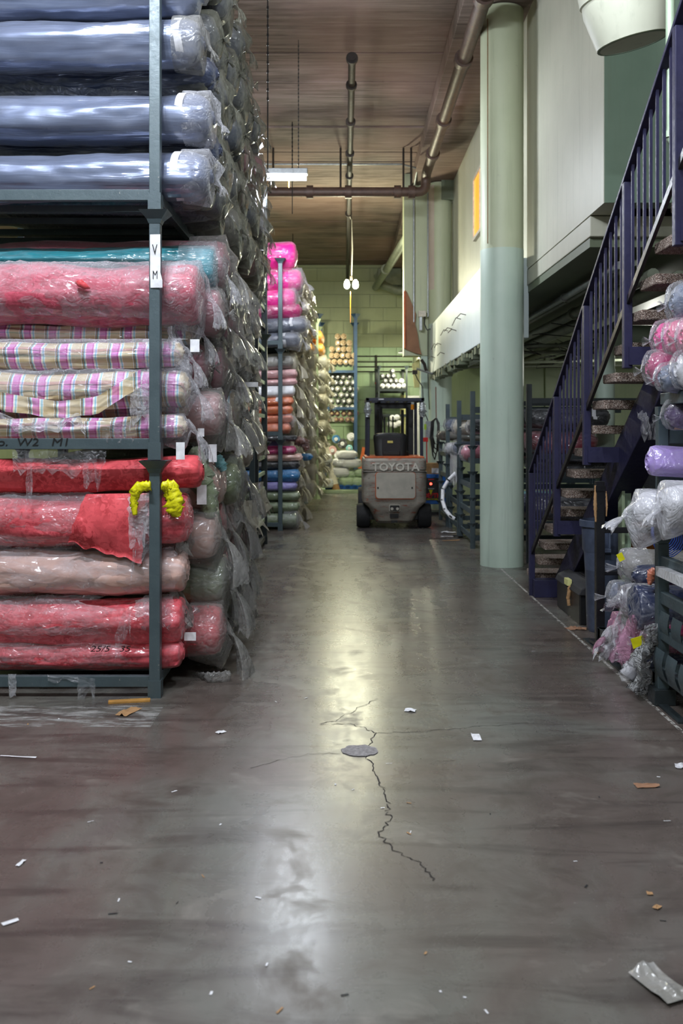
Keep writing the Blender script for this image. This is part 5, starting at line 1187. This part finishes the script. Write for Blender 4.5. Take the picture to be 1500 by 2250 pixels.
for i in range(1, 6): MB().cyl(q[i]-Vector((.006, 0, .008)), q[i]+Vector((.006, 0, .008)), .030, n=10).build('stripe', M['ink'], t)

# ------------------------------------------------------------------ the stair
stt = thing('steel_stair', 'dark blue steel stair with exposed aggregate treads rising toward the viewer', 'stair', (2.1, 8.8, 0))
XS = 1.74
def rz_(D): return 1.14+.645*(8.87-D)                # handrail height
for k in range(-4, 14):
    Dn = 5.44+.2725*k; z = 2.43-.1725*k
    if Dn < 3.9: continue
    o = MB().box((1.775, Dn, z-.062), (2.13, Dn+.30, z)).build('tread', M['aggregate'], stt, bevel=.008)
# spine beam
a = Vector((2.16, 8.72, .0)); b = Vector((2.16, 3.9, 3.13))
MB().bar(Vector((2.06, 8.80, .06)), Vector((2.06, 3.9, 3.20)), .20, .26).build('spine_beam', M['stair'], stt, bevel=.006)
MB().box((1.74, 8.72, 0), (2.15, 8.86, .16)).build('foot_plate', M['stair'], stt, bevel=.004)
PD = [8.85, 7.81, 6.85, 5.87, 4.97]
for i, d in enumerate(PD):
    zb = 0 if i == 0 else rz_(d)-1.16; MB().box((XS-.026, d-.026, zb), (XS+.026, d+.026, rz_(d)-.02)).build('rail_post', M['stair'], stt, bevel=.004)
    if i: MB().box((XS, d-.04, rz_(d)-1.14), (1.97, d-.028, rz_(d)-1.03)).build('post_bracket', M['stair'], stt)
top, bot = (XS, 4.0, rz_(4.0)), (XS, 8.87, rz_(8.87))
MB().bar(bot, top, .052, .028).build('handrail', M['stair'], stt, bevel=.004)
MB().bar((XS, 8.87, rz_(8.87)-.76), (XS, 4.0, rz_(4.0)-.76), .022, .045).build('lower_rail', M['black_steel'], stt, bevel=.003)
for i in range(4):
    for k in range(1, 8):
        d = PD[i]+(PD[i+1]-PD[i])*k/8; MB().box((XS-.008, d-.008, rz_(d)-.76), (XS+.008, d+.008, rz_(d)-.01)).build('baluster', M['stair'], stt)
for k in range(1, 7):
    d = PD[4]-k*.12; MB().box((XS-.008, d-.008, rz_(d)-.76), (XS+.008, d+.008, rz_(d)-.01)).build('baluster', M['stair'], stt)

# ------------------------------------------------------------------ things under and beside the stair
bn = thing('waste_bin', 'tall grey plastic bin behind the black upright', 'bin', (1.975, 7.3, 0)); c = (1.975, 7.3, 0)
MB().lathe([(.105, .0), (.118, .03), (.135, .60), (.15, .62), (.155, .80), (.172, .80), (.172, .845), (.158, .85), (.15, .80), (.11, .1), (.03, .06)], c, 32).build('bin_body', M['bin'], bn, 40)
for s in (-1,):
    MB().box((1.90, 7.11, .62), (1.99, 7.16, .65)).box((1.90, 7.12, .65), (1.915, 7.15, .78)).box((1.975, 7.12, .65), (1.99, 7.15, .78)).build('handle', M['bin'], bn, bevel=.004)
tk = thing('storage_trunk', 'low black storage trunk with a taped lid on the floor beside the bin', 'trunk', (2.1, 7.9, 0))
MB().prism([(1.85, 0), (2.3, 0), (2.3, .25), (1.85, .25)], 7.50, 8.3).build('trunk_body', M['black'], tk, bevel=.01)
MB().prism([(1.835, .235), (2.32, .235), (2.30, .30), (2.24, .325), (1.95, .325), (1.86, .285)], 7.48, 8.32).build('lid', M['rubber'], tk, bevel=.008)
MB().box((1.98, 7.85, .318), (2.12, 8.05, .34)).build('lid_latch', M['black'], tk, bevel=.008)
crumple([(1.85, 7.8, .26), (1.83, 7.8, .16), (1.835, 7.79, .10)], [.02, .014, .012], 4).build('brown_tape', M['card'], tk, 180)
MB().box((1.825, 7.80, .26), (1.86, 7.92, .31)).build('yellow_paper', plain('pale_note', 'd6d48e', .7), tk)
bp_ = thing('black_upright', 'battered black steel upright with orange chips at the end of the low rack', 'post', (1.82, 6.82, 0))
MB().box((1.795, 6.79, 0), (1.855, 6.85, 1.17)).build('post', M['black_steel'], bp_, bevel=.004)
MB().box((1.79, 6.785, 1.10), (1.86, 6.855, 1.14)).build('collar', M['black_steel'], bp_)
crumple([(1.79, 6.8, 1.14), (1.785, 6.79, 1.0), (1.79, 6.79, .88)], [.006, .012, .006], 5).build('orange_chip', M['card'], bp_, 180)
crumple([(1.865, 6.8, 1.1), (1.868, 6.79, 1.0), (1.865, 6.79, .92)], [.004, .007, .004], 6).build('orange_chip', M['card'], bp_, 180)
MB().box((1.85, 6.80, .80), (2.75, 6.84, .84)).build('cross_arm', M['black_steel'], bp_, bevel=.004)
MB().box((1.85, 6.80, .50), (2.75, 6.84, .53)).build('cross_arm', M['black_steel'], bp_, bevel=.004)
gp = thing('green_post', 'pale green steel upright with a diagonal brace behind the low rack', 'post', (2.1, 7.05, 0))
q0, q1 = P(1366, 1240, 6.95), P(1389, 990, 6.95)
MB().box((q0.x, 6.95, 0), (q0.x+.022, 7.05, P(0, 975, 6.95).z)).build('angle_flange', M['rack_green'], gp, bevel=.002)
MB().box((q0.x+.022, 6.98, 0), (q1.x, 7.0, q1.z)).build('angle_web', plain('sage_steel', '93a890', .5), gp, bevel=.002)
MB().bar(P(1376, 1005, 6.96), P(1425, 1100, 6.96), .03, .01, (0, 1, 0)).build('brace', plain('sage_steel', '93a890', .5), gp)
for i, (px, w, z0, h, lab) in enumerate(((1352, .26, .46, .30, 'ochre plastic tub behind the black cross arm'), (1408, .34, .48, .28, 'second ochre plastic tub right of the green upright'))):
    p = P(px, 0, 7.85)-Vector((.1, 0, 0)); t = thing('plastic_tub', lab, 'tub', (p.x+.1, 7.85, z0)); n = 24
    g = MB(); g.lathe([(w*.42, 0), (w*.5, h*.85), (w*.54, h*.9), (w*.54, h), (w*.5, h), (w*.4, .05), (.02, .04)], (p.x+.1, 7.85, z0), 24).build('tub_body', M['orange_bin'], t, 40)
    MB().box((p.x-.02, 7.75, 0), (p.x+.22, 7.95, z0)).build('stand', M['black_steel'], t)
t = thing('hose_coil', 'coil of bright blue cable hanging behind the near right rack', 'cable', P(1455, 1180, 6.0))
for i in range(7):
    c = P(1455+i*2, 1165, 6.0+.03*i); MB().tube([c+Vector((.085*math.sin(a*PI/8)*(.7+.10*i), .02*math.sin(a), .13*math.cos(a*PI/8)*(.7+.09*i)-.02)) for a in range(17)], .0035, 6).build('loop', M['hose'], t)

# ------------------------------------------------------------------ near right rack
XP = 1.79
nr_ = thing('stacking_rack', 'near right grey steel rack with ladder side and roll ends on top', 'rack', (2.8, 4.7, 0), 'near right racks')
for (x, y) in ((XP, 5.38), (XP, 3.98), (3.9, 5.38), (3.9, 3.98)):
    o = MB().box((x-.031, y-.031, .02), (x+.031, y+.031, .90)).build('post', M['rack'], nr_, bevel=.003)
    MB().box((x-.028, y-.028, .90), (x+.028, y+.028, 1.62)).build('post_upper', M['rack'], nr_, bevel=.003)
    MB().box((x-.06, y-.06, 0), (x+.06, y+.06, .09)).build('foot', M['rack_dark'], nr_, bevel=.004)
for y in (5.38, 3.98):
    for z in (.18, 1.26, 1.50): MB().box((XP+.03, y-.02, z-.04), (3.9, y+.02, z+.04)).build('beam', M['rack'], nr_, bevel=.004)
for z in (.18, .40, .60, .80): MB().box((XP-.02, 4.0, z-.035), (XP+.025, 5.35, z+.035)).build('side_rail', M['rack'], nr_, bevel=.006)
for k in range(6):
    y = 4.2+k*.2; MB().grid(lambda i, j: (XP-.03-.03*math.sin(i*.5), y+.15*j/3+.01*math.sin(i), .16+.17*i/5), 6, 4).build('bent_fin', M['rack'], nr_, True)
    MB().grid(lambda i, j: (XP+.0-.03*math.sin(i*.5), y+.15*j/3, .36+.17*i/5), 6, 4).build('bent_fin', M['rack'], nr_, True)
upr = rack_unit(XP, 3.9, 3.98, 5.38, 1.62, 1.1, 'upper near right rack holding pink and grey roll ends', deck=True, group='near right racks', cup=False)
for ch_ in list(upr.children):
    if ch_.name.startswith('post'):
        for s_ in list(ch_.children): bpy.data.objects.remove(s_)
        ch_.scale.z = .045; ch_.location.z += 0
NR = [(1447, 742, 5.30, .105, 'hotpink', 'hot pink roll end in clear film, upper left of the pile'), (1474, 740, 5.02, .105, 'pinkw', 'pink roll end in crumpled clear film beside the hot pink one'), (1428, 808, 5.30, .108, 'magenta', 'magenta roll end in clear film at the pile edge'),
      (1464, 800, 5.32, .08, 'navyw', 'navy roll end between magenta and grey'), (1456, 828, 5.08, .085, 'bluegrey', 'blue grey roll end with gathered film at the pile base'), (1492, 812, 4.95, .11, 'whitew', 'pale wrapped roll end at the photo edge'), (1482, 665, 5.05, .12, 'bluegrey', 'blue grey wrapped roll end topmost on the pile'), (1505, 740, 4.8, .11, 'pinkw', 'pink roll end farthest right on the pile')]
for i, (px, py, D, R, m, lab) in enumerate(NR):
    p = P(px, py, D); roll(p.x, D, p.z-R*.93, R, m, lab, L=1.5, seed=i, face=-1, bag='film_tight', bagp=dict(cap=1), rnd=.07, fade=.6, group='roll ends on the near right rack')
p = P(1470, 910, 5.2); roll(p.x, 5.2, p.z-.085, .09, 'purple', 'dark purple roll end in clear film under the pink pile', L=1.3, seed=2, face=-1, bag='film_tight', bagp=dict(cap=1), fade=.6)
p = P(1428, 1016, 5.25); lav = roll(p.x, 5.25, p.z-.085, .092, 'lavender', 'lavender roll with wide white paper band on the near right rack', L=1.5, seed=1, face=-1, rnd=.03, fade=.85, band=-.2)
crumple([P(1440, 1046, 5.14), P(1445, 1060, 5.13), P(1450, 1062, 5.13)], [.03, .03, .02], 3).build('loose_cloth_end', M['lavender'], o, 180) if False else None
p = P(1402, 1120, 5.25); roll(p.x, 5.25, p.z-.10, .105, 'whitew', 'white roll in a clear bag with knotted tail pointing left', L=1.5, seed=3, face=-1, bag='film_white', bagp=dict(body=.25, gap=.06, tail=.10, flare=.035, slack=.09, lean=.8))
p = P(1458, 1115, 4.95); roll(p.x, 4.95, p.z-.09, .115, 'whitew', 'second white bagged roll right of the knotted one', L=1.4, seed=4, face=-1, bag='film_white', bagp=dict(body=.2, gap=.03, tail=.05, flare=.03, slack=.05))
p = P(1432, 1215, 5.3)
# low rack with a heap of bagged rolls between the black upright and the near right rack
lr = thing('low_rack', 'low dark steel rack base carrying the heap of bagged rolls', 'rack', (2.8, 6.1, 0))
for z in (.10,): MB().box((1.80, 5.5, z-.035), (1.85, 6.8, z+.035)).build('side_rail', M['rack_dark'], lr, bevel=.004)
for y in (5.55, 6.75): MB().box((1.80, y-.03, .065), (3.9, y+.03, .135)).build('beam', M['rack_dark'], lr, bevel=.004)
for (x, y) in ((1.83, 5.56), (1.83, 6.2), (3.85, 5.56), (3.85, 6.75)): MB().box((x-.04, y-.04, 0), (x+.04, y+.04, .07)).build('foot', M['rack_dark'], lr)
MB().bar((1.85, 5.5, .06), (1.80, 6.85, .03), .09, .02).build('fallen_angle', M['black_steel'], lr)
HP = [(1372, 1240, 6.35, .115, 'dusty', 'grey roll end in clear film with yellow tag, topmost of the low heap', 'film'), (1345, 1305, 6.55, .10, 'bluegrey', 'blue grey roll end with knotted film, left of the low heap', 'film'), (1375, 1318, 6.2, .11, 'whitew', 'white bagged roll end in the middle of the low heap', 'film_white'),
      (1350, 1390, 6.4, .11, 'pinkw', 'pink bagged roll end low on the heap', 'film_pink'), (1385, 1400, 6.0, .11, 'pinkw', 'second pink bagged roll end low on the heap', 'film_pink'), (1398, 1398, 5.7, .095, 'magenta', 'magenta roll end in pink film with yellow price tag', 'film_tight'), (1395, 1440, 5.75, .10, 'navyw', 'navy roll end in clear film at the bottom of the heap', 'film_tight'),
      (1425, 1400, 5.62, .10, 'magenta', 'maroon pink roll end behind the shiny film', 'film'), (1372, 1360, 6.3, .11, 'olive', 'dull olive bagged roll end in the heap', 'film_white')]
for i, (px, py, D, R, m, lab, bg) in enumerate(HP):
    p = P(px, py, D); roll(max(p.x, 1.74), D, max(p.z-R*.93, .10), R, m, lab, L=1.4, seed=i+1, face=-1, bag=bg, bagp=dict(cap=1, tuft=.07) if i in (0, 1, 2, 5, 6, 7) else dict(body=.22, gap=.04, tail=.10, flare=.06, slack=.04, lean=.2), rnd=.08, fade=.5, group='bagged roll ends in the low right heap')
p = P(1392, 1335, 5.72); nv = roll(p.x-.0, 5.72, p.z-.14, .15, 'navyw', 'large uncovered navy denim roll with frayed end in the low heap', L=1.4, seed=2, face=-1, rnd=.02, fade=.9)
p = P(1395, 1270, 6.1); roll(p.x, 6.1, p.z-.06, .08, 'navyw', 'slim navy roll with film above the white bag', L=1.3, seed=3, face=-1)
for i, (px, py, D, w, h, rz) in enumerate(((1363, 1227, 6.15, .035, .05, .5), (1401, 1415, 5.55, .07, .06, .3), (1384, 1412, 5.75, .03, .05, .1))):
    p = P(px, py, D); o = MB().bar(p-Vector((w/2, .0, 0)), p+Vector((w/2, 0, rz*w)), .004, h, (0, 0, 1)).build('yellow_tag', M['yellow'], None, at=p); tag(o, ['yellow tag on the grey roll end of the low heap', 'yellow price tag on the magenta roll end', 'small yellow tag left of the price tag'][i], 'tag')
for i, (px, py, D, w, h, m, lab) in enumerate(((1432, 1372, 5.33, .13, .26, 'foil', 'shiny crinkled clear film strip hanging over the low heap'), (1418, 1455, 5.42, .11, .22, 'foil', 'lower crinkled film strip reaching toward the floor'), (1352, 1375, 6.0, .22, .26, 'film_white', 'white film sheet draped on the left of the low heap'), (1395, 1350, 5.65, .10, .32, 'film_pink', 'pink tinted film sleeve hanging in the low heap'), (1402, 1432, 5.5, .06, .2, 'film_white', 'thin hanging film tail near the floor'), (1370, 1280, 6.1, .2, .2, 'film', 'clear film flap over the upper heap'))):
    p = P(px, py, D); o = link('loose_film', flap_mesh(w, h, i*2.3+50, M[m], 'film'), None, p); o.rotation_euler.z = PI*.75 if i != 1 else PI*.7; tag(o, lab, 'plastic film')
o = link('loose_film', flap_mesh(.12, .2, 77, M['film'], 'film'), None, P(1415, 905, 6.2)); o.rotation_euler = (0, .8, PI*.6); tag(o, 'scrap of clear film caught beside the near right rack post', 'plastic film')
p = P(1448, 1250, 5.15); o = MB().bar(P(1450, 1254, 5.3), P(1530, 1290, 4.6), .05, .05).build('white_tube', M['whitew'], None, at=P(1450, 1254, 5.3)); tag(o, 'white wrapped tube lying on the ladder rail', 'tube')
p = P(1440, 1275, 5.6); o = crumple([P(1426, 1285, 5.6), P(1432, 1262, 5.6), P(1440, 1250, 5.6)], [.01, .03, .02], 3).build('pink_scrap', M['coral'], None, 180, at=p); tag(o, 'coral film scrap behind the near right post', 'plastic film')

# ------------------------------------------------------------------ litter on the floor
def scrap(px, py, w, d, mat, label, seed, rz=None, name='paper_scrap', cat='litter', lift=.004, grp=None):
    p = FL(px, py); g = MB(); n = 6; r = random.Random(seed)
    g.grid(lambda i, j: ((i/(n-1)-.5)*w+.08*w*fb(i, j, seed), (j/(n-1)-.5)*d+.08*d*fb(j, i, seed), lift+.3*min(w, d)*max(0, fb(i*.5, j*.5, seed))), n, n)
    o = link(name, g.mesh(name, M[mat] if isinstance(mat, str) else mat), None, p); o.rotation_euler.z = r.uniform(0, 3) if rz is None else rz
    return tag(o, label, cat, grp)
scrap(1046, 1621, .042, .10, 'white_paper', 'small upright white paper slip on the open floor', 1, rz=0)
scrap(901, 1562, .06, .05, 'white_paper', 'folded white paper scrap left of the paper slip', 2)
scrap(485, 1610, .05, .03, 'white_paper', 'small white scrap on the floor left of the reflection', 3)
scrap(283, 1565, .07, .16, 'card', 'tan cardboard strip in front of the near rack post', 4, rz=-.35)
wd = thing('wood_splinter', 'long wood splinter lying at the foot of the near rack post', 'wood', FL(285, 1542))
MB().bar(FL(238, 1545)+Vector((0, 0, .006)), FL(330, 1540)+Vector((0, 0, .006)), .05, .01).build('splinter', plain('splinter_wood', 'b0813e', .8), wd)
scrap(1420, 1728, .10, .045, 'card_dark', 'brown torn paper scrap on the floor at right', 6, rz=.1)
scrap(1450, 2170, .09, .16, 'dusty', 'crumpled grey film scrap at the lower right corner', 7, rz=.4, lift=.01)
scrap(22, 2028, .05, .02, 'white_paper', 'white scrap at the lower left floor edge', 8)
scrap(46, 1898, .05, .015, 'white_paper', 'thin white shred on the left floor', 9)
scrap(40, 1664, .18, .012, 'white_paper', 'long white thread like shred on the left floor', 10, rz=-.15)
scrap(1492, 1640+45, .06, .04, 'whitew', 'pale scrap at the right photo edge', 11)
scrap(1427, 1965, .02, .02, 'card', 'tiny tan chip on the right floor', 12)
scrap(1443, 1995, .03, .02, 'card', 'second tiny tan chip on the right floor', 13)
scrap(1258, 1382, .10, .09, 'card_dark', 'brown cardboard scrap below the trunk, left', 14)
scrap(1276, 1382, .08, .10, 'card_dark', 'brown cardboard scrap below the trunk, right', 15)
scrap(1235, 1355-40, .03, .02, 'white_paper', 'white chip near the stair foot', 16)
scrap(985, 1170, .22, .10, 'white_paper', 'white paper sheet beside the nested racks', 17, rz=0)
scrap(987, 1179, .25, .05, 'white_paper', 'flat white strip beside the nested racks', 18, rz=0)
scrap(960, 1184, .25, .05, 'ink', 'black strap scrap on the floor beside the nested racks', 19, rz=0)
scrap(1012, 1181, .22, .12, 'ink', 'dark crumpled scrap at the nested rack foot', 20, rz=0, lift=.02)
scrap(990, 1188, .25, .06, 'card', 'tan string pile near the nested racks', 21, rz=.2)
scrap(1315, 1435, .06, .05, 'card_dark', 'rusty chip at the black upright foot', 22)
r = random.Random(21)
for i in range(46):
    px, py = r.uniform(20, 1480), r.uniform(1420, 2230)
    if px < 560 and py < 1540: continue
    if px > 1300 and py < 1700: continue
    scrap(px, py, r.uniform(.008, .03), r.uniform(.003, .008), r.choice(['white_paper', 'white_paper', 'card', 'rubber']), 'tiny lint or paper fleck lying loose on the concrete floor', 30+i, name='floor_fleck', lift=.002, grp='tiny flecks scattered on the floor')
